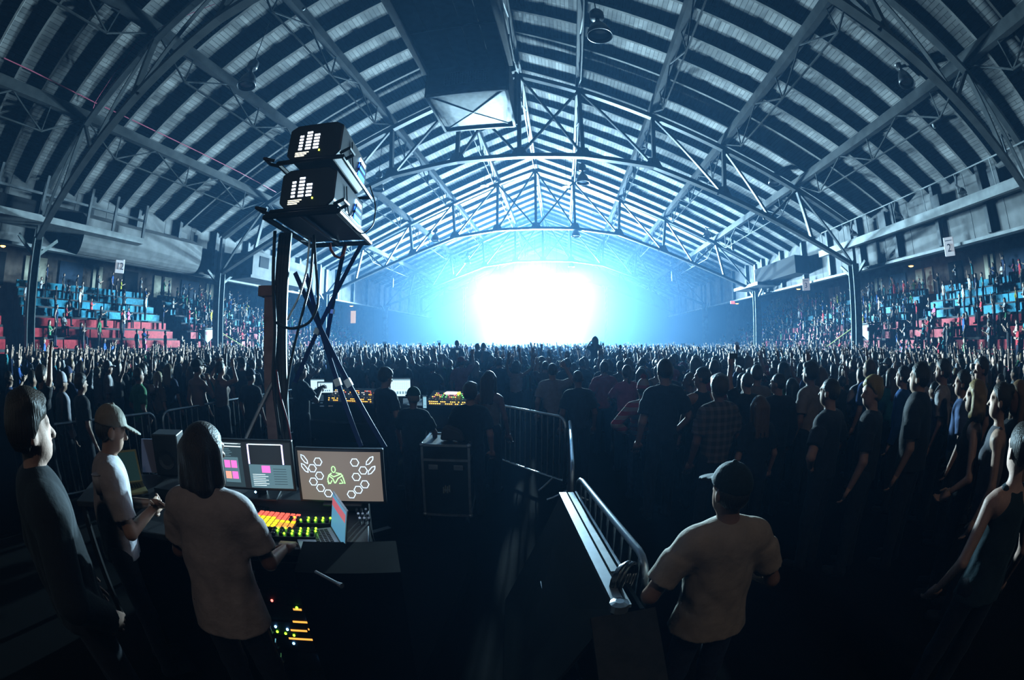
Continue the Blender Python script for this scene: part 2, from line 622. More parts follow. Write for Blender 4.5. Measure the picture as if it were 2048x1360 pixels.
lamp_px = [((1200, 72), 9.0, 'big dark pendant lamp at the top edge, right of the ridge'),
           ((1166, 366), 9.0, 'pendant lamp right of the ridge below the nearest arch chord'),
           ((1152, 473), 9.0, 'pendant lamp hanging over the right of the white stage glow'),
           ((1143, 534), 9.0, 'small pale pendant lamp in the glow right of the stage'),
           ((1815, 168), 9.0, 'pendant lamp with bright edge high at the right by the catwalk'),
           ((1549, 368), 9.0, 'pendant lamp over the right crowd, level with the catwalk end'),
           ((1415, 474), 9.0, 'pendant lamp at right in the blue haze, second of its row'),
           ((1346, 528), 9.0, 'faint pendant lamp at right deep in the blue haze'),
           ((492, 172), 9.0, 'big dark pendant lamp at upper left above the projectors'),
           ((755, 380), 9.0, 'pendant lamp just right of the projector stack'),
           ((870, 482), 9.0, 'pendant lamp left of the stage glow, nearer of the pair'),
           ((935, 527), 9.0, 'small pale pendant lamp left of the stage glow, farther of the pair'),
           ((153, 338), 9.0, 'pendant lamp with bright edge at far left under the dark truss'),
           ((458, 424), 9.0, 'pendant lamp over the left stand, left of the projectors'),
           ((745, 535), 9.0, 'faint pendant lamp in the haze below the projectors')]
for (p, z, lab) in lamp_px:
    P = dZ(p[0], p[1], z)
    t = thing('pendant_lamp', lab, 'lamp', P, rng.uniform(0, 6), 'pendant lamps under the roof')
    link('shade', shade_me, t)
    link('lens', lens_me, t)
    link('neck', neck_me, t)
    link('ballast_housing', ball_me, t)
    top = zroof(P[0] - CX) + 0.05 - z
    wob = np.linspace(1.0, top, 7)
    c = MB().tube([(0.03 * math.sin(3 * i) if 0 < i < 6 else 0, 0, h) for i, h in enumerate(wob)], 0.014, 6)
    obj('cord', c, black_rubber, t)
for (p, z, lab) in (((983, 372), 10.6, 'tiny white pendant at the ridge, left of the pair'), ((1133, 374), 10.6, 'tiny white pendant at the ridge, right of the pair')):
    P = dZ(p[0] - 14 if p[0] < 1000 else p[0], p[1], z)
    t = thing('small_pendant', lab, 'lamp', P)
    obj('shade', MB().lathe([(0.03, 0.12), (0.1, 0.08), (0.24, 0.0), (0.22, -0.01)], 14), mat('white_enamel', (0.8, 0.82, 0.84), 0.4), t)
    obj('stem', MB().tube([(0, 0, 0.12), (0, 0, zroof(P[0] - CX) + 0.05 - z)], 0.012, 6), steel, t)
# hanging speaker tubes
tube_m = mat('grey_tube', (0.42, 0.46, 0.46), 0.5, 0, 0.2, 6)
for (p, Y, lab) in (((190, 330), 7.0, 'pale hanging cylinder at far left beside a pendant lamp'),
                    ((1862, 232), 7.2, 'pale hanging cylinder at far right below a pendant lamp'),
                    ((1465, 487), 24.0, 'white hanging cylinder in the haze over the right crowd'),
                    ((1345, 552), 34.0, 'small white hanging cylinder below a faint right lamp'),
                    ((785, 565), 33.0, 'small white hanging cylinder in the haze at left')):
    P = dY(p[0], p[1], Y)
    t = thing('hanging_speaker', lab, 'speaker', P, 0, 'hanging cylinders between the lamps')
    obj('cylinder', MB().lathe([(0.06, -0.42), (0.09, -0.40), (0.09, 0.38), (0.05, 0.42)], 14), tube_m, t, smooth=True)
    obj('cord', MB().tube([(0, 0, 0.42), (0, 0, zroof(P[0] - CX) + 0.05 - P[2])], 0.01, 6), black_rubber, t)
# sprinkler / beacon globes
for (p, Y, lab) in (((607, 18), 6.5, 'tiny white globe near the roof at top left'), ((1876, 207), 7.3, 'tiny white globe near the roof at top right'),
                    ((200, 303), 7.1, 'tiny white globe beside the left hanging cylinder'), ((1528, 437), 15.2, 'tiny white globe on the right truss')):
    P = dY(p[0], p[1], Y)
    t = thing('globe_fixture', lab, 'lamp', P)
    obj('globe', MB().lathe([(0.0, -0.05), (0.035, -0.035), (0.05, 0), (0.035, 0.035), (0.0, 0.05)], 12), mat('white_globe', (0.85, 0.87, 0.88), 0.3), t, smooth=True)
    obj('stem', MB().tube([(0, 0, 0.05), (0, 0, zroof(P[0] - CX) + .05 - P[2])], 0.006, 5), steel, t)
# cables along the left roof; the red light on them is put into the colour
pink = mat('red_lit_cable', (0.75, 0.16, 0.25), 0.4)
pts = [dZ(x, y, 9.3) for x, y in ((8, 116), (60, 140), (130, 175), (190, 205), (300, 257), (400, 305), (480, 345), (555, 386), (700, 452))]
tag(obj('roof_cable', MB().tube(pts, 0.016, 6), pink), 'long thin cable, red light painted in pink, strung across the left roof towards the stage', 'cable')
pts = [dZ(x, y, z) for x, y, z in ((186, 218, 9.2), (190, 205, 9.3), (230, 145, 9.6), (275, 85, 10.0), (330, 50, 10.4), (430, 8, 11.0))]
tag(obj('roof_cable', MB().tube(pts, 0.012, 6), pink), 'short cable, red light painted in pink, climbing towards the dark truss at upper left', 'cable')

# ------------------------------------------------------------------ heater unit between the purlins
sheet = mat('galvanised_sheet', (0.50, 0.53, 0.55), 0.5, 0.1, 0.2, 5)
unit_dark = mat('unit_dark_sheet', (0.035, 0.045, 0.05), 0.6, 0, 0.3, 4)
ux0, ux1, uy0, uy1, uz = -4.13, -1.5, 11.6, 14.2, 10.2
hu = thing('heater_unit', 'big roof heater unit with a white cross-braced bottom panel and dark sides', 'heater', ((ux0 + ux1) / 2, (uy0 + uy1) / 2, uz))
ox, oy = (ux1 - ux0) / 2, (uy1 - uy0) / 2
obj('body', MB().box(-ox, ox, -oy, oy, 0.06, 1.9), unit_dark, hu)
v = [(-ox, -oy, 0), (ox, -oy, 0), (ox, oy, 0), (-ox, oy, 0), (0, 0, -0.09), (-ox, 0, 0), (ox, 0, 0)]
obj('bottom_panel', MB().add(v, [(1, 0, 4), (0, 5, 4), (5, 3, 4), (3, 2, 4), (2, 6, 4), (6, 1, 4)]), sheet, hu)
for i, (a, b) in enumerate((((-ox, -oy), (ox, -oy)), ((ox, -oy), (ox, oy)), ((ox, oy), (-ox, oy)), ((-ox, oy), (-ox, -oy)))):
    obj('panel_flange', MB().bar((*a, 0.0), (*b, 0.0), 0.09, 0.14), sheet, hu)
for a, b in (((-ox, -oy), (ox, oy)), ((ox, -oy), (-ox, oy))):
    obj('panel_crease', MB().bar((a[0] * 0.92, a[1] * 0.92, -0.012), (0, 0, -0.092), 0.03, 0.02).bar((b[0] * 0.92, b[1] * 0.92, -0.012), (0, 0, -0.092), 0.03, 0.02), sheet, hu)
gr = obj('grille_frame', MB().box(-0.78, 0.70, -oy - 0.05, -oy + 0.01, 0.33, 0.37).box(-0.78, 0.70, -oy - 0.05, -oy + 0.01, 0.88, 0.92), steel, hu)
sl = MB().box(-0.012, 0.012, -oy - 0.05, -oy - 0.01, 0.37, 0.88).mesh('slat', steel)
for k in range(17):
    link('slat', sl, gr, (-0.74 + k * 0.0875, 0, 0))
sl2 = MB().box(-0.78, 0.70, -oy - 0.035, -oy - 0.015, -0.006, 0.006).mesh('slat', steel)
for k in range(4):
    link('slat', sl2, gr, (0, 0, 0.47 + k * 0.1))
for sx in (-1, 1):
    for sy in (-1, 1):
        obj('hanger', MB().bar((sx * (ox + 0.05), sy * oy * 0.95, 0.0), (sx * (ox + 0.05), sy * oy * 0.95, 2.6), 0.09), steel, hu)
pl = thing('maintenance_platform', 'dark boarded platform under the roof in front of the heater unit', 'platform', ((ux0 + ux1) / 2, 0, 11.35))
for k in range(5):
    w5 = (ux1 - ux0) / 5
    obj('deck_board', MB().box(-ox + k * w5 + 0.01, -ox + (k + 1) * w5 - 0.01, 1.0, 11.55, 0, 0.07), unit_dark, pl)
for sx in (-1, 1):
    obj('side_beam', MB().box(sx * (ox + 0.1) - 0.12, sx * (ox + 0.1) + 0.12, 1.0, 11.6, -0.16, 0.2), steel, pl)
for yy in (3.2, 5.6, 7.4, 9.3):
    obj('cross_bearer', MB().box(-ox, ox, yy, yy + 0.07, -0.09, 0.0), steel_dark, pl)

# ------------------------------------------------------------------ stage
st_m = mat('stage_black', (0.02, 0.02, 0.022), 0.6)
white_panel = mat('white_scrim', (0.8, 0.83, 0.86), 0.7)
sx = -2.7
stg = thing('stage', 'low black stage deck under the blinding white light', 'stage', (sx, 46, 0))
obj('deck', MB().box(-9, 9, -2.5, 6, 1.25, 1.4), st_m, stg)
for k in range(6):
    obj('front_panel', MB().box(-9 + 3 * k + 0.02, -6 + 3 * k - 0.02, -2.5, -2.44, 0, 1.25), st_m, stg)
bt = thing('performer_booth', 'white booth at the centre of the glowing stage', 'booth', (sx + 0.3, 45.2, 1.4))
obj('front_panel', MB().box(-1.1, 1.1, -0.5, -0.42, 0, 1.0), white_panel, bt)
obj('top', MB().box(-1.2, 1.2, -0.55, 0.4, 1.0, 1.08), white_panel, bt)
for s in (-1, 1):
    obj('side_panel', MB().box(s * 1.1 - 0.04, s * 1.1 + 0.04, -0.45, 0.35, 0, 1.0), white_panel, bt)
led = mat('led_wall', (0.8, 0.9, 1.0), 0.5, emit=(0.62, 0.87, 1.0), estr=26.0)
lw = thing('video_wall', 'blinding white video wall of square tiles behind the booth', 'video wall', (sx, 48.4, 1.6))
tile = MB().box(-0.49, 0.49, -0.04, 0.04, -0.49, 0.49).mesh('tile', led)
for i in range(7):
    for j in range(8):
        link('tile', tile, lw, (-3 + i, 0, 0.9 + j * 1.0))
for s, sd in ((-1, 'left'), (1, 'right')):
    b_ = thing('stage_banner', 'pale winged scrim at the %s of the stage' % sd, 'banner', (sx + s * 3.1, 46.6, 1.4))
    obj('lower_scrim', MB().prism([(s * -1.1, 0), (s * 0.8, 0), (s * 1.3, 2.4), (s * -0.9, 1.9)], 0.05, M=[[1, 0, 0], [0, 0, 1], [0, 1, 0]]), white_panel, b_)
    obj('upper_scrim', MB().prism([(s * -0.9, 2.0), (s * 1.3, 2.6), (s * 1.35, 4.6), (s * -0.5, 3.4)], 0.05, M=[[1, 0, 0], [0, 0, 1], [0, 1, 0]]), white_panel, b_)
    obj('leg', MB().bar((0, 0.1, 0), (0, 0.1, 3), 0.06), steel, b_)
    tw_ = thing('stage_tower', 'thin bright lighting tower at the %s edge of the stage' % sd, 'tower', (sx + (-6.9 if s < 0 else 7.3), 42.0, 0))
    for ax in (-0.12, 0.12):
        obj('chord', MB().bar((ax, 0, 0), (ax, 0, 7.6), 0.05), lightsteel, tw_)
    for k in range(12):
        obj('lacing', MB().bar((-0.12, 0, 0.4 + k * 0.6), (0.12, 0, 1.0 + k * 0.6), 0.03), lightsteel, tw_)
    obj('head_plate', MB().box(-0.3, 0.3, -0.15, 0.15, 7.6, 7.75), lightsteel, tw_)
# the blinder fixtures that carry the key light
glow = mat('blinder_lens', (0.9, 0.95, 1), 0.4, emit=KEY, estr=60.0)
for i, (dx, z) in enumerate(list(BLINDERS) + [r_[:2] for r_ in RIG]):
    t = thing('blinder_fixture', ['lower left', 'lower right', 'upper left', 'upper right', 'top left', 'top centre', 'top right'][i] + ' blinding lamp cluster over the stage', 'stage light', (sx + dx, 46.2, z))
    obj('housing', MB().box(-0.5, 0.5, 0.02, 0.3, -0.35, 0.35), st_m, t)
    for a in (-0.25, 0.25):
        for c_ in (-0.17, 0.17):
            obj('lens', MB().lathe([(0.13, 0), (0.1, 0.03), (0, 0.04)], 12, (a, 0, c_), M=[[1, 0, 0], [0, 0, -1], [0, 1, 0]]), glow, t)
    obj('yoke', MB().bar((0, 0.15, 0.35), (0, 0.15, 14.45 - z), 0.05), st_m, t)

# ------------------------------------------------------------------ hall scaled about the camera: plan and heights times 1.3, then lowered
for o_ in list(COL.objects):
    if o_.parent is None and o_.type in ('MESH', 'EMPTY'):
        o_.location = (o_.location[0] * HALL_SCALE, o_.location[1] * HALL_SCALE, o_.location[2] * HALL_SCALE - DROP_H)
        o_.scale = (HALL_SCALE, HALL_SCALE, HALL_SCALE)
hp = thing('pendant_lamp', 'unseen pendant lamp added behind the viewpoint for warm foreground light', 'lamp', FILL_LAMP, 0, 'pendant lamps under the roof')
for nm_, me_ in (('shade', shade_me), ('lens', lens_me), ('neck', neck_me), ('ballast_housing', ball_me)):
    link(nm_, me_, hp, (0, 0, 0))
obj('cord', MB().tube([(0, 0, 1.0), (0, 0, 9.2)], .014, 6), black_rubber, hp)

# ------------------------------------------------------------------ haze
def haze_box(name, b, dens, color, lab):
    m = bpy.data.materials.new(name)
    m.use_nodes = True
    nt = m.node_tree
    nt.nodes.clear()
    out = nt.nodes.new('ShaderNodeOutputMaterial')
    vs = nt.nodes.new('ShaderNodeVolumeScatter')
    vs.inputs['Color'].default_value = (*color, 1)
    vs.inputs['Density'].default_value = dens
    vs.inputs['Anisotropy'].default_value = 0.35
    va = nt.nodes.new('ShaderNodeVolumeAbsorption')      # keeps the extinction neutral
    va.inputs['Color'].default_value = (*color, 1)
    va.inputs['Density'].default_value = dens
    ad = nt.nodes.new('ShaderNodeAddShader')
    nt.links.new(vs.outputs[0], ad.inputs[0])
    nt.links.new(va.outputs[0], ad.inputs[1])
    nt.links.new(ad.outputs[0], out.inputs['Volume'])
    o = obj(name, MB().box(*b), m)
    tag(o, lab, 'haze', kind='stuff')
    return o


haze_box('haze', (-33, 29, -11.5, 71, 0.01, 18), 0.0024, (0.20, 0.53, 1.0), 'thin blue theatrical haze filling the hall')
haze_box('middle_haze', (-32, 28, 37, 70.9, 0.02, 17.5), 0.0064, (0.34, 0.62, 1.0), 'blue haze over the middle and front of the crowd')
haze_box('stage_haze', (-18.5, 11.5, 50.5, 70.8, 0.03, 16.8), 0.008, (0.44, 0.70, 1.0), 'thick bright haze around the stage')
for m_ in ('led_wall', 'blinder_lens'):
    MATS[m_].cycles.emission_sampling = 'NONE'
# ------------------------------------------------------------------ people: distance-field bodies meshed with surface nets
SKIN, TOP, BOT, HAIR, HAT = 0, 1, 2, 3, 4


def rc(a, b, r1, r2, tag=0, ys=1.0, k=0.02):
    return dict(t='rc', a=np.array(a, float), b=np.array(b, float), r1=r1, r2=r2, tag=tag, ys=ys, k=k, cut=[], neg=False)


def cc(a, b, r1, r2, tag=0, k=0.015):
    return dict(t='cc', a=np.array(a, float), b=np.array(b, float), r1=r1, r2=r2, tag=tag, ys=1.0, k=k, cut=[], neg=False)


def el(c, r, tag=0, R=None, k=0.015, cut=(), neg=False):
    return dict(t='el', c=np.array(c, float), r=np.array(r, float), tag=tag, R=R, k=k, cut=list(cut), neg=neg)


def prim_d(p, P):
    if p['t'] == 'el':
        q = P - p['c']
        if p['R'] is not None:
            q = q @ p['R']
        a = np.linalg.norm(q / p['r'], axis=-1)
        b = np.linalg.norm(q / p['r'] ** 2, axis=-1) + 1e-9
        d = a * (a - 1) / b
    else:
        a, b = p['a'], p['b']
        Q = P
        if p['ys'] != 1.0:
            Q = P.copy()
            cyy = (a[1] + b[1]) / 2
            Q[..., 1] = (Q[..., 1] - cyy) / p['ys'] + cyy
        ab = b - a
        L2 = ab @ ab
        t = ((Q - a) @ ab) / L2
        tc = np.clip(t, 0, 1)
        d = np.linalg.norm(Q - a - tc[..., None] * ab, axis=-1) - (p['r1'] + (p['r2'] - p['r1']) * tc)
        if p['t'] == 'cc':
            L = math.sqrt(L2)
            rad = np.linalg.norm(Q - a - t[..., None] * ab, axis=-1) - (p['r1'] + (p['r2'] - p['r1']) * tc)
            d = np.maximum(rad, np.maximum(-t, t - 1) * L)
        if p['ys'] != 1.0:
            d = d * p['ys']
    for n, d0 in p['cut']:
        d = np.maximum(d, P @ np.asarray(n, float) - d0)
    return d


def prim_box(p):
    if p['t'] == 'el':
        m = p['r'].max()
        return p['c'] - m, p['c'] + m
    m = max(p['r1'], p['r2'])
    return np.minimum(p['a'], p['b']) - m, np.maximum(p['a'], p['b']) + m


_C = np.array([(i, j, k) for i in (0, 1) for j in (0, 1) for k in (0, 1)])
_E = [(a, b) for a in range(8) for b in range(a + 1, 8) if np.abs(_C[a] - _C[b]).sum() == 1]


def nets(prims, h, cuts=()):
    """smooth union of the primitives -> verts, quads, tag per quad"""
    lo = np.min([prim_box(p)[0] for p in prims], axis=0) - 2.5 * h
    hi = np.max([prim_box(p)[1] for p in prims], axis=0) + 2.5 * h
    n = np.ceil((hi - lo) / h).astype(int) + 1
    D = np.full(n, 1.0)
    B = np.full(n, 9.0)
    T = np.zeros(n, np.int8)
    ax = [lo[i] + h * np.arange(n[i]) for i in range(3)]
    for p in prims:
        b0, b1 = prim_box(p)
        pad = p['k'] + 2.5 * h
        i0 = np.maximum(np.floor((b0 - pad - lo) / h).astype(int), 0)
        i1 = np.minimum(np.ceil((b1 + pad - lo) / h).astype(int) + 1, n)
        sl = tuple(slice(a, b) for a, b in zip(i0, i1))
        P = np.stack(np.meshgrid(*[ax[i][sl[i]] for i in range(3)], indexing='ij'), -1)
        d = prim_d(p, P)
        o = D[sl]
        k = p['k']
        if p['neg']:
            D[sl] = np.maximum(o, -d)
            continue
        hh = np.clip(0.5 + 0.5 * (o - d) / k, 0, 1)
        D[sl] = o + (d - o) * hh - k * hh * (1 - hh)
        better = d < B[sl]
        T[sl] = np.where(better, p['tag'], T[sl])
        B[sl] = np.where(better, d, B[sl])
    for nrm, d0 in cuts:
        P = np.stack(np.meshgrid(*ax, indexing='ij'), -1)
        D = np.maximum(D, P @ np.asarray(nrm, float) - d0)
    S = D < 0
    c = [S[i:n[0] - 1 + i, j:n[1] - 1 + j, k:n[2] - 1 + k] for i, j, k in _C]
    cnt = sum(x.astype(np.int8) for x in c)
    idx = np.argwhere((cnt > 0) & (cnt < 8))
    vals = np.stack([D[idx[:, 0] + i, idx[:, 1] + j, idx[:, 2] + k] for i, j, k in _C], 1)
    acc = np.zeros((len(idx), 3))
    num = np.zeros(len(idx))
    for a, b in _E:
        va, vb = vals[:, a], vals[:, b]
        m = (va < 0) != (vb < 0)
        t = np.where(m, va / np.where(m, va - vb, 1), 0)
        acc += m[:, None] * (_C[a] + (_C[b] - _C[a]) * t[:, None])
        num += m
    V = lo + h * (idx + acc / num[:, None])
    ID = np.full(n, -1)
    ID[idx[:, 0], idx[:, 1], idx[:, 2]] = np.arange(len(idx))
    Q = []
    for a in range(3):
        s0 = [slice(1, -1)] * 3
        s1 = [slice(1, -1)] * 3
        s0[a] = slice(0, -1)
        s1[a] = slice(1, None)
        e = np.argwhere(S[tuple(s0)] != S[tuple(s1)])
        off = np.ones(3, int)
        off[a] = 0
        e = e + off
        inside = S[e[:, 0], e[:, 1], e[:, 2]]
        b, c_ = (a + 1) % 3, (a + 2) % 3
        quad = []
        for db, dc in ((0, 0), (-1, 0), (-1, -1), (0, -1)):
            f = e.copy()
            f[:, b] += db
            f[:, c_] += dc
            quad.append(ID[f[:, 0], f[:, 1], f[:, 2]])
        quad = np.stack(quad, 1)
        quad[~inside] = quad[~inside][:, ::-1]
        Q.append(quad)
    Q = np.concatenate(Q)
    Q = Q[(Q >= 0).all(1)]
    ce = V[Q].mean(1)
    g = np.clip(np.rint((ce - lo) / h).astype(int), 0, n - 1)
    return V, Q, T[g[:, 0], g[:, 1], g[:, 2]]


def rotz(a):
    c, s = math.cos(a), math.sin(a)
    return np.array([[c, -s, 0], [s, c, 0], [0, 0, 1]])


def rotx(a):
    c, s = math.cos(a), math.sin(a)
    return np.array([[1, 0, 0], [0, c, -s], [0, s, c]])


ARM = {  # elbow, wrist for the right arm (x mirrored for the left); the figure faces +y
    'down': ((.25, -.03, 1.11), (.26, .06, .87)), 'pocket': ((.29, -.07, 1.13), (.18, .09, .95)),
    'up': ((.25, .06, 1.61), (.21, .10, 1.86)), 'upout': ((.36, .05, 1.55), (.42, .10, 1.79)),
    'bent': ((.36, .06, 1.46), (.22, .12, 1.69)), 'fwdup': ((.21, .2, 1.5), (.15, .36, 1.70)),
    'clap': ((.25, .14, 1.19), (.05, .34, 1.32)), 'folded': ((.25, .09, 1.14), (-.05, .2, 1.19)),
    'phone': ((.22, .2, 1.40), (.07, .36, 1.60)), 'head': ((.39, .0, 1.53), (.13, -.02, 1.72)),
    'hip': ((.40, -.05, 1.16), (.20, .04, 1.02)), 'rail': ((.27, .0, 1.12), (.22, .26, 1.12)),
    'desk': ((.25, .02, 1.13), (.26, .27, 1.08)), 'chin': ((.2, .18, 1.18), (.05, .22, 1.42)),
    'lean': ((.26, .1, 1.14), (.24, .2, .9)), 'fist': ((.28, .08, 1.60), (.24, .14, 1.84)),
}


class Fig:
    """builds the primitive lists of a standing figure, 1.75 m tall"""

    def __init__(s, R='down', L='down', sex='m', hair='short', top='tee', lean=(0, 0), yaw=0.0, pitch=0.0, wide=1.0, seated=False, armR=None, armL=None, hem=None):
        s.lean, s.yaw, s.pitch, s.sex = np.array([lean[0], lean[1], 0.0]), yaw, pitch, sex
        W = wide * (0.92 if sex == 'f' else 1.0)
        s.W = W
        s.skin, s.top, s.bot, s.hair, s.hat = [], [], [], [], []
        sh = lambda p: np.array(p, float) + s.lean * max(0, (p[2] - 0.95) / 0.5)
        s.sh = sh
        # torso skin
        s.skin += [rc(sh((-.05, 0, .95)), sh((.05, 0, .95)), .095, .095, ys=.85, k=.03),
                   rc(sh((0, 0, .98)), sh((0, 0, 1.16)), .128 * W, .122 * W, ys=.74, k=.04),
                   rc(sh((0, 0, 1.18)), sh((0, 0, 1.33)), .142 * W, .148 * W, ys=.70, k=.04),
                   rc(sh((-.125 * W, -.01, 1.385)), sh((.125 * W, -.01, 1.385)), .07, .07, k=.04),
                   rc(sh((0, -.012, 1.42)), sh((0, .0, 1.54)), .056 if sex == 'm' else .048, .052 if sex == 'm' else .045, k=.035)]
        if sex == 'f':
            s.skin += [el(sh((x, .085, 1.27)), (.062, .055, .062), k=.04) for x in (-.065, .065)]
        # head
        s.Rh = rotz(yaw) @ rotx(pitch)
        s.hc = sh((0, .012, 1.635)) + s.Rh @ np.array([0, 0, 0.0])
        H = lambda p: s.hc + s.Rh @ np.array(p, float)
        s.H = H
        s.skin += [el(H((0, -.008, .012)), (.074, .094, .098), R=s.Rh, k=.02), el(H((0, .03, -.055)), (.056, .062, .066), R=s.Rh, k=.035),
                   el(H((0, .052, -.088)), (.03, .03, .024), R=s.Rh, k=.03), rc(H((0, .088, .0)), H((0, .108, -.03)), .009, .0155, k=.012),
                   rc(H((-.02, .083, -.062)), H((.02, .083, -.062)), .0095, .0095, k=.008), rc(H((-.035, .078, .022)), H((.035, .078, .022)), .012, .012, k=.02)]
        for x in (-1, 1):
            s.skin += [el(H((x * .076, -.005, -.02)), (.011, .024, .032), R=s.Rh @ rotz(x * .35), k=.008),
                       el(H((x * .03, .074, .003)), (.014, .012, .011), R=s.Rh, k=.004)]
        # arms
        s.hands = []
        for sx, nm, over in ((1, R, armR), (-1, L, armL)):
            e, w_ = over if over else ARM[nm]
            e = np.array([e[0] * sx, e[1], e[2]])
            w_ = np.array([w_[0] * sx, w_[1], w_[2]])
            if not over:
                e, w_ = e + s.lean * .8, w_ + s.lean * .8
            S = sh((sx * .18 * W, -.005, 1.385))
            thin = .86 if sex == 'f' else 1.0
            s.skin += [rc(S, e, .052 * thin, .042 * thin, k=.02), rc(e, w_, .043 * thin, .027 * thin, k=.012)]
            s.hands.append((sx, e, w_, nm))
            if top in ('tee', 'long', 'jacket', 'baggy'):
                g = .012 if top != 'jacket' else .022
                if top in ('tee', 'baggy'):
                    t = .72
                    s.top += [rc(S - np.array([sx * .012, 0, .006]), S + (e - S) * .35, .06 * thin + g, .058 * thin + g, TOP, k=.05), cc(S + (e - S) * .25, S + (e - S) * t, .062 * thin + g, .066 * thin + g, TOP, k=.03)]
                else:
                    s.top += [rc(S, e, .064 * thin + g, .055 * thin + g, TOP), cc(e, e + (w_ - e) * .92, .055 * thin + g, .042 * thin + g, TOP)]
        # top garment
        g = {'tee': .016, 'long': .018, 'jacket': .03, 'tank': .012, 'baggy': .03, 'none': 0}[top]
        if top != 'none':
            s.top += [rc(sh((0, 0, .90 if not hem else hem)), sh((0, 0, 1.15)), (.142 if not hem else .188) * W + g, .132 * W + g, TOP, ys=.80, k=.01),
                      rc(sh((0, 0, 1.16)), sh((0, 0, 1.33)), .148 * W + g, .153 * W + g, TOP, ys=.71, k=.05)]
            s.top[-2]['cut'] = [((0, 0, -1), -(hem or (.99 if top == 'tank' else .90 if sex == 'm' else .93)))]
            if sex == 'f':
                s.top += [el(sh((x, .09, 1.27)), (.066, .058, .066), TOP, k=.04) for x in (-.065, .065)]
            if top != 'tank':
                s.top += [rc(sh((-.125 * W, -.01, 1.385)), sh((.125 * W, -.01, 1.385)), .076 + g * .5, .076 + g * .5, TOP, k=.05)]
            else:
                s.top += [rc(sh((x * .095, -.01, 1.36)), sh((x * .085, -.02, 1.45)), .028, .02, TOP, k=.02) for x in (-1, 1)]
        # legs
        for sx in (-1, 1):
            if seated:
                kn, an = (sx * .13, .42, .93), (sx * .13, .44, .50)
            else:
                kn, an = (sx * .105, .015, .5), (sx * .115, -.02, .08)
            hp = (sx * .085, 0, .92)
            s.bot += [rc(hp, kn, .09, .072, BOT, k=.03), rc(kn, an, .07, .058, BOT, k=.03),
                      rc((an[0], an[1] - .03, an[2] - .035), (an[0], an[1] + .16, an[2] - .045), .045, .038, BOT, k=.02)]
        s.bot += [rc(sh((-.055, 0, .95)), sh((.055, 0, .95)), .115, .115, BOT, ys=.9, k=.04)]
        s.make_hair(hair)

    def make_hair(s, hair):
        H, R = s.H, s.Rh
        cutf = lambda ang, d: [(R @ np.array([0, math.cos(ang), math.sin(ang)]), None, d)]

        def plane(nrm, pt):
            nrm = R @ np.asarray(nrm, float)
            return (nrm, float(nrm @ H(pt)))
        face = plane((0, .8, -.6), (0, .045, .035))
        nape = plane((0, -.15, -1), (0, -.05, -.075))
        if hair in ('short', 'thick'):
            g = .012 if hair == 'short' else .03
            s.hair += [el(H((0, -.014, .018)), (.078 + g * .5, .099 + g * .6, .103 + g * .8), HAIR, R, cut=[face, nape])]
            if hair == 'thick':
                for a in range(9):
                    t = a * 2.4
                    s.hair += [el(H((.055 * math.cos(t), -.01 + .07 * math.sin(t), .075 + .02 * math.cos(3 * t))), (.035, .035, .03), HAIR, R, k=.02)]
        elif hair == 'buzz':
            s.hair += [el(H((0, -.012, .016)), (.0785, .0985, .1), HAIR, R, cut=[face, nape])]
        elif hair in ('long', 'bob', 'curly'):
            s.hair += [el(H((0, -.015, .018)), (.09, .108, .11), HAIR, R, cut=[plane((0, .85, -.5), (0, .05, .04))], k=.03)]
            ln = .30 if hair == 'long' else .14
            for x in (-.055, 0, .055):
                s.hair += [rc(H((x, -.065, .0)), H((x * 1.15, -.075 - .02 * (hair == 'long'), -ln)), .052, .035 if hair == 'long' else .046, HAIR, k=.03)]
            for x in (-.076, .076):
                s.hair += [rc(H((x, -.005, .02)), H((x * 1.08, .005, -ln * .85)), .036, .028 if hair == 'long' else .034, HAIR, k=.025)]
            if hair == 'curly':
                for a in range(16):
                    t = a * 2.4
                    s.hair += [el(H((.085 * math.cos(t), -.03 + .06 * math.sin(t), .06 - .014 * a)), (.04, .04, .036), HAIR, R, k=.015)]
        elif hair == 'bun':
            s.hair += [el(H((0, -.014, .018)), (.082, .103, .107), HAIR, R, cut=[face, nape]), el(H((0, -.10, .07)), (.045, .045, .042), HAIR, R)]
        elif hair == 'pony':
            s.hair += [el(H((0, -.014, .018)), (.082, .103, .107), HAIR, R, cut=[face, nape]),
                       rc(H((0, -.1, .04)), H((0, -.14, -.16)), .034, .016, HAIR, k=.02)]
        elif hair in ('cap', 'capback', 'beanie', 'bobble'):
            s.hair += [el(H((0, -.016, -.01)), (.08, .098, .088), HAIR, R, cut=[face, nape, plane((0, 0, 1), (0, 0, .04))])]
            if hair in ('cap', 'capback'):
                f = 1 if hair == 'cap' else -1
                s.hat += [el(H((0, -.01, .03)), (.091, .112, .105), HAT, R, cut=[plane((0, .16 * f, -1), (0, 0, .022))], k=.012),
                          el(H((0, f * .135 - .01, .028)), (.076, .085, .011), HAT, R @ rotx(-.18 * f), k=.012),
                          el(H((0, -.01, .136)), (.012, .012, .009), HAT, R, k=.006)]
            else:
                s.hat += [el(H((0, -.012, .035)), (.09, .11, .125), HAT, R, cut=[plane((0, -.12, -1), (0, 0, .008))], k=.012)]
                s.hat += [el(H((0, -.012, .02)), (.095, .115, .04), HAT, R, cut=[plane((0, -.12, -1), (0, 0, .004))], k=.01)]

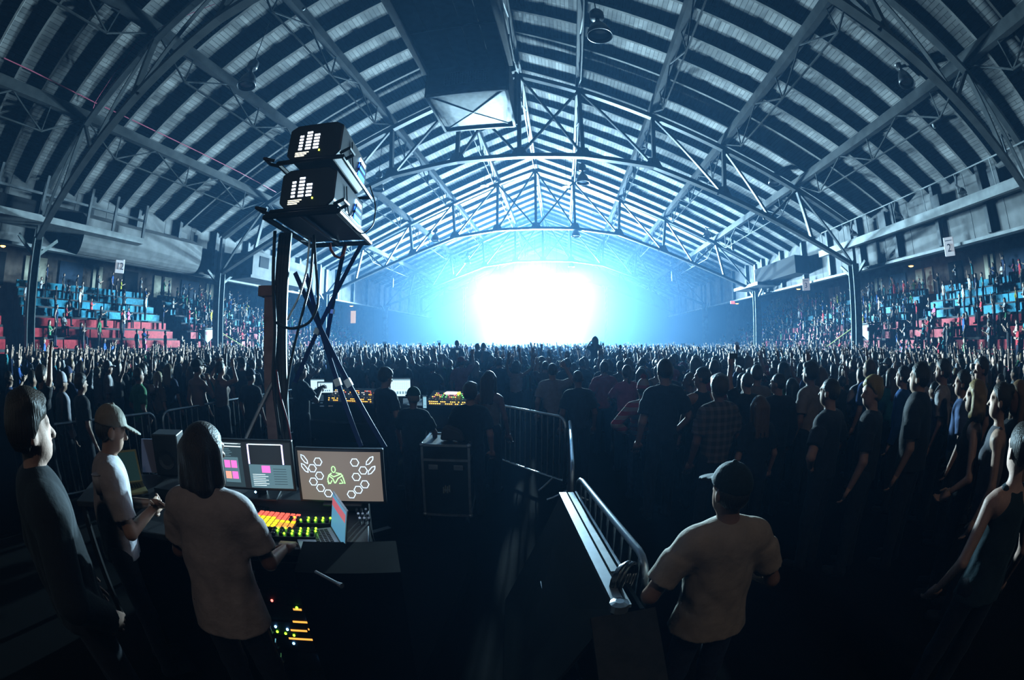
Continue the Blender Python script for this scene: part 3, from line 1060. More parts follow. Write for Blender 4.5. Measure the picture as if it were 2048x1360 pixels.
    def fist_hand(s, mb, side, e, w_, nm, n=5, mi=0):
        """palm, four fingers and a thumb on the wrist"""
        d = w_ - e
        d /= np.linalg.norm(d)
        if nm == 'desk' or nm == 'rail':
            d = np.array([0, 1.0, -.15])
            d /= np.linalg.norm(d)
            up = np.array([0, 0, 1.0])
        elif nm in ('pocket', 'folded', 'hip', 'lean'):
            up = np.array([side * 1.0, .2, 0])
        elif nm in ('phone', 'clap', 'chin', 'head'):
            up = np.array([side * .9, -.4, 0.1])
        else:
            up = np.array([0, -1.0, 0])
        x = np.cross(d, up)
        x /= np.linalg.norm(x)
        z = np.cross(x, d)          # back of the hand
        thumb = x * (1 if nm in ('down', 'up', 'upout', 'bent', 'fwdup', 'fist', 'phone', 'clap') else 1)
        if (thumb[0] * side) > 0 and abs(thumb[0]) > .3:
            thumb = -thumb
        o = thumb
        W = lambda a, b, c: w_ + d * a + o * b + z * c
        pv = []
        for a, wd, th in ((-.015, .026, .02), (.03, .04, .016), (.088, .043, .012)):
            pv += [W(a, -wd, -th), W(a, wd, -th), W(a, wd, th), W(a, -wd, th)]
        F = [(0, 1, 2, 3), (11, 10, 9, 8)]
        for i in (0, 4):
            F += [(i + j, i + 4 + j, i + 4 + (j + 1) % 4, i + (j + 1) % 4) for j in range(4)]
        mb.add(pv, F, mi)
        curl = {'fist': 1.7, 'up': .12, 'upout': .15, 'bent': .9, 'fwdup': .25, 'phone': 1.1, 'clap': .1, 'desk': .55, 'rail': 1.2}.get(nm, .6)
        for j, (off, ln) in enumerate(((.033, .07), (.011, .08), (-.012, .075), (-.034, .058))):
            sp = off * (.5 if curl < .3 else .1)
            p = W(.086, off, 0)
            pts = [p]
            ang = 0
            for q in range(3):
                ang += curl * (.45 + .1 * j) * (.7 if q == 0 else 1)
                p = p + (d * math.cos(ang) - z * math.sin(ang)) * ln * (.42, .33, .25)[q] + o * sp * .33
                pts.append(p)
            mb.tube(pts, [.0092, .0088, .008, .006], n, mi)
        p0 = W(.012, .03, -.004)
        p1 = p0 + d * .028 + o * .03 - z * .008
        p2 = p1 + d * .03 + o * (.012 if curl < .8 else -.012) - z * .012
        mb.tube([p0, p1, p2, p2 + d * .018 - z * .006], [.014, .0115, .0095, .0065], n, mi)

    def crowd_mesh(s, name, h, mats, hands=True):
        prims = s.skin + s.top + s.bot + s.hair + s.hat
        V, Q, T = nets(prims, h)
        mb = MB()
        mb.v.append(V)
        mb.f = [tuple(q) for q in Q.tolist()]
        mb.m = [int(t) for t in T]
        mb.n = len(V)
        if hands:
            for sx, e, w_, nm in s.hands:
                s.fist_hand(mb, sx, e, w_, nm, 4, SKIN)
        return mb


def objrand_material(name, cols, rough=.6, bump=0.0):
    """each person gets one of a few colours from the object's own random number"""
    m = bpy.data.materials.new(name)
    m.use_nodes = True
    nt = m.node_tree
    b = nt.nodes['Principled BSDF']
    b.inputs['Roughness'].default_value = rough
    b.inputs['Specular IOR Level'].default_value = .25
    oi = nt.nodes.new('ShaderNodeObjectInfo')
    cr = nt.nodes.new('ShaderNodeValToRGB')
    cr.color_ramp.interpolation = 'CONSTANT'
    els = cr.color_ramp.elements
    while len(els) < len(cols):
        els.new(0.5)
    for i, c in enumerate(cols):
        els[i].position = i / len(cols)
        els[i].color = (*c, 1)
    nt.links.new(oi.outputs['Random'], cr.inputs['Fac'])
    nt.links.new(cr.outputs['Color'], b.inputs['Base Color'])
    MATS[name] = m
    return m


skin_m = objrand_material('skin', [(.62, .40, .30), (.55, .33, .24), (.68, .46, .36), (.40, .24, .17), (.60, .39, .29), (.30, .17, .12)], .5)
hair_m = objrand_material('hair', [(.012, .01, .009), (.03, .018, .012), (.06, .035, .02), (.02, .014, .01), (.18, .12, .06), (.04, .025, .015)], .45)
pants_m = objrand_material('trousers', [(.012, .014, .02), (.02, .03, .06), (.01, .01, .011), (.03, .03, .032)], .8)
shirt_m = mat('shirt_cloth', (.1, .1, .1), .85, 0, .12, 14, .25, 22, objcol=True)
hat_m = mat('hat_cloth', (.1, .1, .1), .85, 0, .1, 20, objcol=True)
CROWD_MATS = [skin_m, shirt_m, pants_m, hair_m, hat_m]
CROWD = {}


def crowd_variant(key, h=.021, **kw):
    f = Fig(**kw)
    CROWD[key] = (f, f.crowd_mesh(key, h, CROWD_MATS))



PART_CACHE = {}


def part_mesh(key, prims, h, m, hands=None, fig=None):
    if key in PART_CACHE:
        me = PART_CACHE[key]
    else:
        V, Q, T = nets(prims, h)
        if key[0] == 'shirt' and h < .011:          # soft folds in the cloth
            a_ = np.arctan2(V[:, 1], V[:, 0])
            fd = .55 * np.sin(5 * a_ + 14 * V[:, 2] + 2 * np.sin(11 * V[:, 2])) + .45 * np.sin(-9 * a_ + 23 * V[:, 2] + 1.7 * np.sin(3 * a_))
            amp = .0055 * np.clip((1.42 - V[:, 2]) / .35, .1, 1)
            rad = np.stack([np.cos(a_), np.sin(a_), 0 * a_], 1)
            V = V + rad * (fd * amp)[:, None]
        mb = MB()
        mb.v.append(V)
        mb.f = [tuple(q) for q in Q.tolist()]
        mb.m = [0] * len(mb.f)
        mb.n = len(V)
        if hands:
            for a in fig.hands:
                fig.fist_hand(mb, *a, 7)
        me = PART_CACHE[key] = mb.mesh(key[0], [m], True)
    return me


def with_material(me, m):
    """same shape in another material (own copy of the mesh)"""
    c = me.copy()
    c.materials.clear()
    c.materials.append(m)
    return c


def person(label, px, D, top_c, h=.013, ground=0.0, heading=None, hair_c=None, hat_c=None, pants_c=None, skin_c=None, top_m=None, at=None, height=None, **kw):
    """a person whose head top is seen at px, D metres away over the ground; body, hair and clothes are parts"""
    f = Fig(**kw)
    if at is None:
        P = atD(px[0], px[1], D)
        x, y = P[0], P[1]
        ht = P[2] - ground
    else:
        x, y = at
        ht = height
    top_z = max(prim_box(p)[1][2] for p in (f.hair + f.hat + f.skin[5:7]) if p['t'] == 'el')
    top_z = min(top_z, 1.80)
    sc = ht / top_z
    if heading is None:
        heading = math.atan2(STAGE[1] - y, STAGE[0] - x)
    rz = heading - PI / 2
    key = repr((sorted(kw.items(), key=str), h))
    m_skin = mat('skin_%.2f_%.2f_%.2f' % skin_c, skin_c, .5, 0, .08, 30, .1, 90) if skin_c else skin_m
    body = link('person', part_mesh(('body', key), f.skin, h, skin_m, True, f))
    if skin_c:
        body.data = with_material(body.data, m_skin)
    body.location = (x, y, ground)
    body.rotation_euler = (0, 0, rz)
    body.scale = (sc, sc, sc)
    tag(body, label, 'person')
    if f.top:
        m_ = top_m or mat('cloth_%.3f_%.3f_%.3f' % top_c, top_c, .85, 0, .10, 16, .35, 18)
        link('shirt', with_material(part_mesh(('shirt', key), f.top, h, shirt_m), m_), body)
    pc = pants_c or (.012, .014, .02)
    link('trousers', with_material(part_mesh(('trousers', key), f.bot, h, shirt_m), mat('denim_%.3f_%.3f_%.3f' % pc, pc, .85, 0, .2, 20, .2, 30)), body)
    if f.hair:
        hc = hair_c or (.02, .014, .01)
        link('hair', with_material(part_mesh(('hair', key), f.hair, h, hair_m), hair_strand(hc)), body)
    if f.hat:
        hc = hat_c or (.02, .02, .022)
        hm = hc if not isinstance(hc, tuple) else mat('hat_%.3f_%.3f_%.3f' % hc, hc, .85, 0, .12, 25, .25, 40)
        link('hat', with_material(part_mesh(('hat', key), f.hat, h, hat_m), hm), body)
    return body, f, sc


def hair_strand(c):
    nm = 'hair_%.3f_%.3f_%.3f' % c
    if nm in MATS:
        return MATS[nm]
    m = mat(nm, c, .5, 0, .0)
    nt = m.node_tree
    b = nt.nodes['Principled BSDF']
    tc = nt.nodes.new('ShaderNodeTexCoord')
    mp = nt.nodes.new('ShaderNodeMapping')
    mp.inputs['Scale'].default_value = (160, 160, 9)
    n = nt.nodes.new('ShaderNodeTexNoise')
    n.inputs['Scale'].default_value = 1.0
    n.inputs['Detail'].default_value = 2
    nt.links.new(tc.outputs['Object'], mp.inputs['Vector'])
    nt.links.new(mp.outputs['Vector'], n.inputs['Vector'])
    bp = nt.nodes.new('ShaderNodeBump')
    bp.inputs['Strength'].default_value = .7
    bp.inputs['Distance'].default_value = .01
    nt.links.new(n.outputs['Fac'], bp.inputs['Height'])
    nt.links.new(bp.outputs['Normal'], b.inputs['Normal'])
    return m


def stripe_material(name, c1, c2, freq, axis='Z', duty=0.0):
    m = bpy.data.materials.new(name)
    m.use_nodes = True
    nt = m.node_tree
    b = nt.nodes['Principled BSDF']
    b.inputs['Roughness'].default_value = .9
    tc = nt.nodes.new('ShaderNodeTexCoord')
    sp = nt.nodes.new('ShaderNodeSeparateXYZ')
    nt.links.new(tc.outputs['Object'], sp.inputs[0])
    facs = []
    for a in axis:
        mu = nt.nodes.new('ShaderNodeMath')
        mu.operation = 'MULTIPLY'
        mu.inputs[1].default_value = freq
        nt.links.new(sp.outputs[a], mu.inputs[0])
        si = nt.nodes.new('ShaderNodeMath')
        si.operation = 'SINE'
        nt.links.new(mu.outputs[0], si.inputs[0])
        gt = nt.nodes.new('ShaderNodeMath')
        gt.operation = 'GREATER_THAN'
        gt.inputs[1].default_value = duty
        nt.links.new(si.outputs[0], gt.inputs[0])
        facs.append(gt.outputs[0])
    f = facs[0]
    if len(facs) > 1:
        ad = nt.nodes.new('ShaderNodeMath')
        ad.operation = 'ADD'
        nt.links.new(facs[0], ad.inputs[0])
        nt.links.new(facs[1], ad.inputs[1])
        mu = nt.nodes.new('ShaderNodeMath')
        mu.operation = 'MULTIPLY'
        mu.inputs[1].default_value = .5
        nt.links.new(ad.outputs[0], mu.inputs[0])
        f = mu.outputs[0]
    mx = nt.nodes.new('ShaderNodeMix')
    mx.data_type = 'RGBA'
    mx.inputs['A'].default_value = (*c1, 1)
    mx.inputs['B'].default_value = (*c2, 1)
    nt.links.new(f, mx.inputs['Factor'])
    nt.links.new(mx.outputs['Result'], b.inputs['Base Color'])
    MATS[name] = m
    return m
# ------------------------------------------------------------------ seating stands on both sides
red_m = mat('red_bench_paint', (.50, .035, .05), .55, 0, .25, 6)
blue_m = mat('blue_bench_paint', (.03, .30, .45), .55, 0, .25, 6)
tier_m = mat('tier_concrete', (.07, .07, .075), .85, 0, .3, 3)
NROW, TREAD, RISE = 9, .975, .60
U0 = 15.55 * 1.3                       # front of the stands, from the centre line


def row_u(k):
    return U0 + k * TREAD


def row_z(k):                    # level of the feet
    return .55 + k * RISE


CX *= HALL_SCALE
bays = [(-8.0, 4.7), (6.5, 19.1), (20.9, 33.5), (35.4, 48.0)]
bay_name = ['beside the viewpoint', 'of the nearest full bay', 'of the second bay', 'of the farthest bay, in the haze']
for s, side in ((-1, 'left'), (1, 'right')):
    for bi, (ya, yb) in enumerate(bays):
        t = thing('seating_stand', '%s seating stand %s, red benches below blue ones' % (side, bay_name[bi]), 'seating stand', (0, 0, 0))
        nseg = 5
        seg = (yb - ya) / nseg
        for k in range(NROW):
            ua, ub = row_u(k), row_u(k) + TREAD
            x0, x1 = sorted((CX + s * ua, CX + s * ub))
            obj('tier', MB().box(x0, x1, ya, yb, 0, row_z(k)), tier_m, t)
            xa, xb = sorted((CX + s * (ub - .42), CX + s * (ub - .02)))
            bm = MB().box(xa, xb, .05, seg - .05, 0, .47).mesh('bench', red_m if k < 5 else blue_m)
            for q in range(nseg):
                link('bench', bm, t, (0, ya + q * seg, row_z(k)))
        xa, xb = sorted((CX + s * (U0 - .08), CX + s * U0))
        obj('front_wall', MB().box(xa, xb, ya, yb, 0, 1.6), tier_m, t)

# section signs hanging at the front of the stands
sign_white = mat('sign_white', (.82, .84, .9), .4, emit=(.85, .9, 1.0), estr=.3)  # slight emission added, so the boards show brighter than the light on them
ink = mat('sign_ink', (.03, .03, .05), .6)
grey_ink = mat('sign_grey', (.35, .36, .4), .6)


def text_mesh(txt, size, depth=.004):
    c = bpy.data.curves.new('txt', 'FONT')
    c.body = txt
    c.size = size
    c.extrude = depth
    c.align_x = 'CENTER'
    c.align_y = 'CENTER'
    o = bpy.data.objects.new('txt', c)
    COL.objects.link(o)
    bpy.context.view_layer.update()
    me = bpy.data.meshes.new_from_object(o.evaluated_get(bpy.context.evaluated_depsgraph_get()))
    bpy.data.objects.remove(o)
    return me


for txt, px, X, lab in (('12', (240, 530), -21.8, 'white section sign with the number 12 over the left stand'),
                        ('2', (1898, 493), 18.0, 'white section sign with the number 2 over the right stand'),
                        ('3', (1612, 569), 18.0, 'small white section sign with the number 3 over the right stand')):
    P = atX(px[0], px[1], X)
    d = CAM - P
    t = thing('section_sign', lab, 'sign', P, math.atan2(d[1], d[0]) + PI / 2 + (.25 if X < 0 else -.25))
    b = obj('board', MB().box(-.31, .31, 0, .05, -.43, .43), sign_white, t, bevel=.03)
    me = text_mesh(txt, .52)
    me.materials.append(ink)
    o = link('number', me, b, (0, -.012, -.08), (PI / 2, 0, 0))
    for k in range(1):
        obj('header_line', MB().box(-.2, .2, -.006, 0, .25, .29), grey_ink, b)
    for q in (-.2, .2):
        obj('hanger', MB().tube([(q, .02, .43), (q, .02, 1.1)], .01, 5), steel, t)

# warm lamps under the soffits
amber = mat('amber_lamp', (1, .6, .2), .4, emit=(1, .42, .08), estr=9.0)
for px, X, lab in (((1812, 518), 25.4, 'amber ceiling lamp under the right stand roof, near sign 2'), ((1822, 532), 26.4, 'second amber ceiling lamp under the right stand roof'),
                   ((1597, 578), 24.7, 'amber ceiling lamp beside sign 3'), ((1474, 607), 23.4, 'faint amber lamp deep in the haze at right'),
                   ((6, 492), -28.6, 'amber lamp at the far left edge under the stand roof'), ((703, 612), -26, 'faint amber lamp in the haze left of the stage')):
    P = atX(px[0], px[1], X)
    P[2] = min(P[2], hz(6.95))
    t = thing('amber_lamp', lab, 'lamp', P)
    obj('lens', MB().lathe([(0.0, -.07), (.16, -.05), (.24, 0)], 12), amber, t, smooth=True)
    obj('rim', MB().lathe([(.24, 0), (.26, .03), (.1, .07)], 12), steel_dark, t)
    lamp('amber_bulb', 'POINT', (P[0], P[1], P[2] - .15), 14, (1, .45, .12), .08).parent = None
dr = mat('lit_doorway', (.9, .6, .3), .5, emit=(1, .6, .25), estr=.9)
o = obj('exit_door', MB().box(-.5, .5, 0, .06, -1, 1), dr, loc=tuple(atY(706, 634, 62)))
tag(o, 'small orange lit doorway in the haze left of the stage', 'door')
for px, D, lab in (((1465, 605), 39, 'tiny red exit light in the haze at right'),):
    P = atD(*px, D)
    o = obj('exit_light', MB().box(-.2, .2, -.05, .05, -.12, .12), mat('exit_red', (.8, .1, .1), .5, emit=(1, .1, .1), estr=3.0), loc=tuple(P))
    tag(o, lab, 'exit light')

# stair landings with white apron and handrail at the aisles
pink_sign = mat('pink_notice', (.8, .3, .32), .6)
apron = mat('white_apron', (.62, .66, .68), .6)
for px0, px1, X, lab in (((1704, 650), (1762, 645), 18.2, 'white triangular stair apron with red notice at the right aisle'),
                         ((393, 655), (440, 659), -22.0, 'white triangular stair apron at the left aisle beside the column')):
    A, Bp = atX(*px0, X), atX(*px1, X)
    if A[1] > Bp[1]:
        A, Bp = Bp, A
    t = thing('stair_apron', lab, 'stair rail', (A[0], A[1], 0))
    L = Bp[1] - A[1]
    z = (A[2] + Bp[2]) / 2
    obj('top_rail', MB().tube([(0, 0, z), (0, L, z)], .04), lightsteel, t)
    obj('apron_panel', MB().prism([(0.05, z - .08), (L - .05, z - .08), (L * .45, z - .95)], .03, M=[[0, 0, 1], [1, 0, 0], [0, 1, 0]]), apron, t)
    s = -1 if X > 0 else 1
    obj('notice', MB().box(s * .035, s * .04, L * .38, L * .6, z - .42, z - .2), pink_sign, t)
    for yy in (0, L):
        obj('post', MB().tube([(0, yy, 0), (0, yy, z)], .03, 6), steel_dark, t)
    obj('handrail', MB().tube([(s * .1, L * .9, z - .15), (s * .1, L * .9 + 3.2 * 1, z - 1.35)], .03, 6), mat('yellow_rail', (.35, .38, .12), .5), t)

# ------------------------------------------------------------------ crowd barriers
galv = mat('galvanised_tube', (.42, .47, .50), .35, .7, .15, 10)


def barrier(label, p0, p1, nb=15, h=1.1):
    p0, p1 = np.array(p0, float), np.array(p1, float)
    L = np.linalg.norm(p1 - p0)
    t = thing('crowd_barrier', label, 'barrier', (*p0, 0), math.atan2(p1[1] - p0[1], p1[0] - p0[0]), 'steel crowd barriers')
    r = .14
    pts = [(.02, 0, .06)]
    for a in np.linspace(PI, PI / 2, 5):
        pts.append((.02 + r + r * math.cos(a), 0, h - r + r * math.sin(a)))
    for a in np.linspace(PI / 2, 0, 5):
        pts.append((L - .02 - r + r * math.cos(a), 0, h - r + r * math.sin(a)))
    pts.append((L - .02, 0, .06))
    obj('frame', MB().tube(pts, .021, 8), galv, t, smooth=True)
    obj('bottom_rail', MB().tube([(.02, 0, .16), (L - .02, 0, .16)], .017, 6), galv, t)
    bar = MB().tube([(0, 0, .16), (0, 0, h - .01)], .009, 6).mesh('bar', galv)
    for k in range(1, nb + 1):
        link('bar', bar, t, (L * k / (nb + 1), 0, 0))
    for x in (.25, L - .25):
        obj('foot', MB().tube([(x, -.28, .015), (x, -.2, .05), (x, 0, .16), (x, .2, .05), (x, .28, .015)], .015, 6), galv, t)
    return t


barrier('steel crowd barrier beside the man in the white t-shirt', (.455, 1.78), (.15, 3.25), 10)
barrier('steel crowd barrier beyond the open road case, seen end-on', (.12, 3.5), (.14, 5.72))
barrier('steel crowd barrier in the green haze behind the mixing crew', (.10, 5.85), (-1.6, 7.6), 18)
barrier('steel crowd barrier at left behind the man in the pale cap', (-6.07, 1.55), (-5.74, 3.83))
barrier('steel crowd barrier at left reaching to the projector tower', (-5.70, 3.93), (-5.75, 6.2))
barrier('steel crowd barrier at left beyond the mixing desk', (-5.75, 6.3), (-5.7, 8.5))

# ------------------------------------------------------------------ control platform
deckm = mat('riser_carpet', (.004, .004, .0045), .95, spec=.1)
o = obj('riser', MB().box(-5.2, -.75, -.6, 3.6, 0, .15), deckm)
tag(o, 'low black carpeted riser under the video control desk', 'riser')
GR = .15

black = mat('black_plastic', (.012, .012, .013), .4)
blackm = mat('black_metal', (.02, .02, .022), .45, .3)
desk_m = mat('desk_laminate', (.03, .03, .032), .5)
alu = mat('aluminium', (.55, .58, .6), .3, .8, .1, 10)
dalu = mat('dull_aluminium', (.30, .33, .35), .45, .7, .2, 10)


def emit(name, c, s):
    return mat(name, tuple(min(1, x * .3) for x in c), .5, emit=c, estr=s)


U2 = np.array([.91, .415, 0])
V2 = np.array([-.415, .91, 0])
DZ = 1.11
dc = np.array([-1.72, 1.78, 0])          # desk centre
ang = math.atan2(U2[1], U2[0])
dk = thing('control_desk', 'black video control desk below the glowing monitors', 'desk', (dc[0], dc[1], GR), ang)
zt = DZ - GR
obj('worktop', MB().box(-.85, .72, -.36, .42, zt - .04, zt), desk_m, dk, bevel=.006)
obj('monitor_shelf', MB().box(-.85, .72, .18, .42, zt, zt + .07), desk_m, dk)
for x in (-.83, .70):
    obj('side_panel', MB().box(x - .02, x + .02, -.34, .4, 0, zt - .04), black, dk)
obj('back_panel', MB().box(-.83, .7, .38, .4, 0, zt - .04), black, dk)

# monitors
def monitor(label, PL, PR, hgt, group='control desk monitors'):
    PL, PR = np.array(PL), np.array(PR)
    c = (PL + PR) / 2
    w_ = np.linalg.norm((PR - PL)[:2])
    t = thing('monitor', label, 'monitor', (c[0], c[1], DZ + .07), math.atan2(PR[1] - PL[1], PR[0] - PL[0]), group)
    zt_ = c[2] - DZ - .07
    zb = zt_ - hgt
    obj('housing', MB().box(-w_ / 2, w_ / 2, 0, .04, zb, zt_).box(-w_ / 2 * .7, w_ / 2 * .7, .04, .07, zb + .05, zt_ - .05), black, t, bevel=.006)
    obj('stand_neck', MB().box(-.035, .035, .05, .08, .01, zb + .15), black, t)
    obj('stand_base', MB().box(-.12, .12, -.04, .14, 0, .015), black, t, bevel=.004)
    return t, w_, zb, zt_


def bez(t, w_, zb, zt_, m=.018):
    return (-w_ / 2 + m, w_ / 2 - m, zb + m, zt_ - m)


t2, w2, zb, zt2 = monitor('right monitor showing white hexagons around a green figure', atD(588, 889, 2.52), atD(766, 904, 2.42), .345)
x0, x1, z0, z1 = bez(t2, w2, zb, zt2)
scr = obj('screen', MB().box(x0, x1, -.002, .001, z0, z1), emit('screen_brown', (.30, .25, .21), .55), t2)
hexm = emit('screen_hexagon', (.45, .72, 1.0), 2.6)
grnm = emit('screen_green', (.35, 1.0, .3), 2.2)


def to_scr(cx, cy_):
    s = (cx - 877 - (cy_ - 262) * .045) / 728
    tt = (cy_ - 262 - 68 * s) / 442
    return x0 + s * (x1 - x0), z1 - tt * (z1 - z0)


def ring(pts, r=.0024):
    pts = [(p[0], -.004, p[1]) for p in pts]
    return MB().tube(pts + [pts[0]], r, 4)


R_ = .0255
for cx, cy_ in ((1062, 370), (1008, 425), (1070, 495), (1010, 545), (1072, 607), (1140, 660), (1388, 400), (1460, 475), (1398, 528), (1470, 600), (1410, 645), (1347, 683)):
    hx, hz = to_scr(cx, cy_)
    obj('hexagon', ring([(hx + R_ * math.cos(a), hz + R_ * math.sin(a)) for a in np.arange(6) * PI / 3]), hexm, scr)
for cx, cy_, an in ((938, 340, -.95), (938, 418, -.95), (1518, 395, .85), (1533, 480, .85)):
    hx, hz = to_scr(cx, cy_)
    pts = []
    for a in np.arange(6) * PI / 3:
        ex, ez = .034 * math.cos(a), .012 * math.sin(a)
        pts.append((hx + ex * math.cos(an) - ez * math.sin(an), hz + ex * math.sin(an) + ez * math.cos(an)))
    obj('hexagon', ring(pts), hexm, scr)
gf = MB()
S_ = lambda x, y: (to_scr(x, y)[0], -.004, to_scr(x, y)[1])
hd = to_scr(1198, 447)
gf.tube([(hd[0] + .012 * math.cos(a), -.004, hd[1] + .019 * math.sin(a)) for a in np.linspace(0, 2 * PI, 11)], .0028, 5)
for line in (((1180, 478), (1155, 495), (1143, 530), (1150, 575)), ((1218, 478), (1265, 490), (1283, 530), (1296, 580)), ((1155, 500), (1190, 530), (1205, 570)), ((1280, 505), (1235, 530), (1210, 570)),
             ((1140, 550), (1165, 572), (1180, 545)), ((1245, 575), (1280, 575), (1260, 540)), ((1165, 490), (1198, 512), (1260, 492))):
    gf.tube([S_(*p) for p in line], .0032, 5)
obj('green_figure', gf, grnm, scr)

t1, w1, zb, zt1 = monitor('left monitor showing pink swatches and grey control panels', atD(434, 872, 2.72), atD(583, 887, 2.58), .325)
x0, x1, z0, z1 = bez(t1, w1, zb, zt1, .014)
W_, H_ = x1 - x0, z1 - z0
scr = obj('screen', MB().box(x0, x1, -.002, .001, z0, z1), emit('screen_dark', (.05, .06, .07), .25), t1)
teal, tealb, white_e = emit('screen_teal', (.13, .25, .30), .8), emit('screen_teal_dark', (.05, .09, .11), .6), emit('screen_white', (.7, .85, .9), 1.6)
violet, pinke, orange_e = emit('screen_violet', (.55, .5, 1.0), 3.0), emit('screen_pink', (.9, .15, .5), 1.6), emit('screen_orange', (.85, .35, .25), 1.4)


def rect(s0, s1, t0, t1_, m_, nm='panel', lift=.0025):
    return obj(nm, MB().box(x0 + s0 * W_, x0 + s1 * W_, -.002 - lift, -.001, z1 - t1_ * H_, z1 - t0 * H_), m_, scr)


rect(.01, .31, .02, .98, tealb)
rect(.02, .31, .03, .05, white_e, 'menu_line')
rect(.02, .31, .09, .11, white_e, 'menu_line', .003)
for k in range(5):
    rect(.02, .13 + .02 * (k % 3), .15 + .035 * k, .165 + .035 * k, teal, 'menu_line', .003)
rect(.03, .25, .33, .88, teal, 'panel', .003)
for i in range(2):
    for j in range(2):
        rect(.04 + .10 * i, .125 + .10 * i, .40 + .24 * j, .56 + .24 * j, orange_e if (i, j) == (0, 1) else pinke, 'swatch', .0035)
rect(.40, .42, .04, .46, violet, 'frame_edge')
rect(.88, .90, .04, .46, violet, 'frame_edge')
rect(.42, .88, .03, .05, white_e, 'frame_edge')
rect(.40, .99, .47, .98, teal)
rect(.58, .70, .49, .64, pinke, 'swatch', .0035)
for k in range(7):
    rect(.44, .62 + .04 * (k % 2), .68 + .04 * k, .69 + .04 * k, white_e, 'menu_line', .0035)
    rect(.74, .92, .55 + .055 * k, .56 + .055 * k, tealb, 'menu_line', .0035)
lamp('monitor_glow', 'POINT', tuple(atD(660, 960, 2.25)), 1.6, (.6, .75, 1.0), .2)  # unseen point lights added before the monitors to strengthen their glow
lamp('monitor_glow', 'POINT', tuple(atD(505, 940, 2.4)), 1.0, (.5, .75, 1.0), .2)

# gooseneck lamp with a blue-white bulb
gl = thing('gooseneck_lamp', 'small gooseneck desk lamp with a bright blue-white bulb', 'lamp', tuple(atZ(446, 1012, DZ)))
P = np.array(gl.location)
bulb = atD(437, 951, math.hypot(P[0], P[1])) - P
obj('base', MB().lathe([(.03, 0), (.03, .02), (.01, .03)], 12), blackm, gl)
obj('neck', MB().tube([(0, 0, .02), (.01, 0, .12), (.02, .0, .22), tuple(bulb + np.array([0, 0, .05])), tuple(bulb + np.array([0, 0, .02]))], .006, 6), blackm, gl, smooth=True)
obj('bulb', MB().lathe([(0, -.016), (.012, -.011), (.016, 0), (.012, .011), (0, .016)], 12, tuple(bulb)), emit('blue_white_bulb', (.55, .8, 1.0), 60), gl, smooth=True)
obj('small_bulb', MB().lathe([(0, -.008), (.008, 0), (0, .008)], 10, tuple(atD(511, 984, 2.5) - P)), emit('blue_led', (.15, .4, 1.0), 25), gl)
lamp('gooseneck_bulb', 'POINT', tuple(P + bulb + np.array([0, 0, -.03])), 2.6, (.6, .82, 1.0), .02)

# keyboard
kb = thing('keyboard', 'black computer keyboard below the left monitor', 'keyboard', tuple(atZ(475, 1020, DZ)), ang - .1)
obj('body', MB().box(-.21, .21, -.07, .07, 0, .018), black, kb, bevel=.004)
key_me = MB().box(-.0075, .0075, -.0075, .0075, .018, .026).mesh('key', blackm)
for i in range(20):
    for j in range(5):
        link('key', key_me, kb, (-.195 + i * .0205, -.05 + j * .024, 0))
o = obj('mouse', MB().lathe([(.03, 0), (.032, .012), (.025, .028), (0, .036)], 14), black, None, tuple(atZ(425, 998, DZ)), smooth=True)
tag(o, 'small black mouse at the left end of the control desk', 'mouse')
o = obj('paper_sheet', MB().box(-.105, .105, -.148, .148, 0, .002), mat('paper', (.6, .65, .7), .8), None, tuple(atZ(455, 1045, DZ)), (0, 0, ang + .2))
tag(o, 'white paper sheet lit blue beside the keyboard', 'paper')

# pad controller
gp = thing('pad_controller', 'pad controller with glowing red and yellow buttons', 'controller', tuple(atZ(552, 1048, DZ)), ang - .12)
obj('body', MB().box(-.15, .15, -.11, .11, 0, .028), black, gp, bevel=.004)
pad = {c: MB().box(-.0125, .0125, -.0125, .0125, .028, .034).mesh('pad', emit('pad_' + c, v, s)) for c, v, s in (('red', (1, .12, .08), 1.7), ('yellow', (.95, .75, .02), 1.3), ('orange', (1, .33, .05), 1.5))}
for i in range(8):
    for j in range(6):
        c = 'red' if j >= 4 or (j == 3 and i > 3) else ('orange' if (i > 4 and j < 2) else 'yellow')
        link('pad', pad[c], gp, (-.122 + i * .035, -.09 + j * .036, 0))
# knob controllers
for px, lab, rz_, n0 in (((620, 1048), 'knob controller with green lights behind the tilted laptop', .0, (6, 2)), ((588, 1075), 'knob controller with green lights nearest the operator hand', .05, (6, 3))):
    kc = thing('knob_controller', lab, 'controller', tuple(atZ(px[0], px[1], DZ)), ang + rz_)
    obj('body', MB().box(-.13, .13, -.055, .055, 0, .03), black, kc, bevel=.004)
    kn = MB().lathe([(.011, .03), (.011, .045), (.006, .048)], 10).mesh('knob', blackm, True)
    ld = MB().lathe([(0, .03), (.006, .032), (.0055, .04), (0, .043)], 8).mesh('led', emit('green_led', (.25, 1.0, .02), 6), True)
    for i in range(n0[0]):
        for j in range(n0[1]):
            x, y = -.11 + i * .044, -.035 + j * .035
            link('knob', kn, kc, (x, y, 0))
            if (i * 7 + j * 3) % 5 != 0:
                link('led', ld, kc, (x + .018, y + .012, 0))


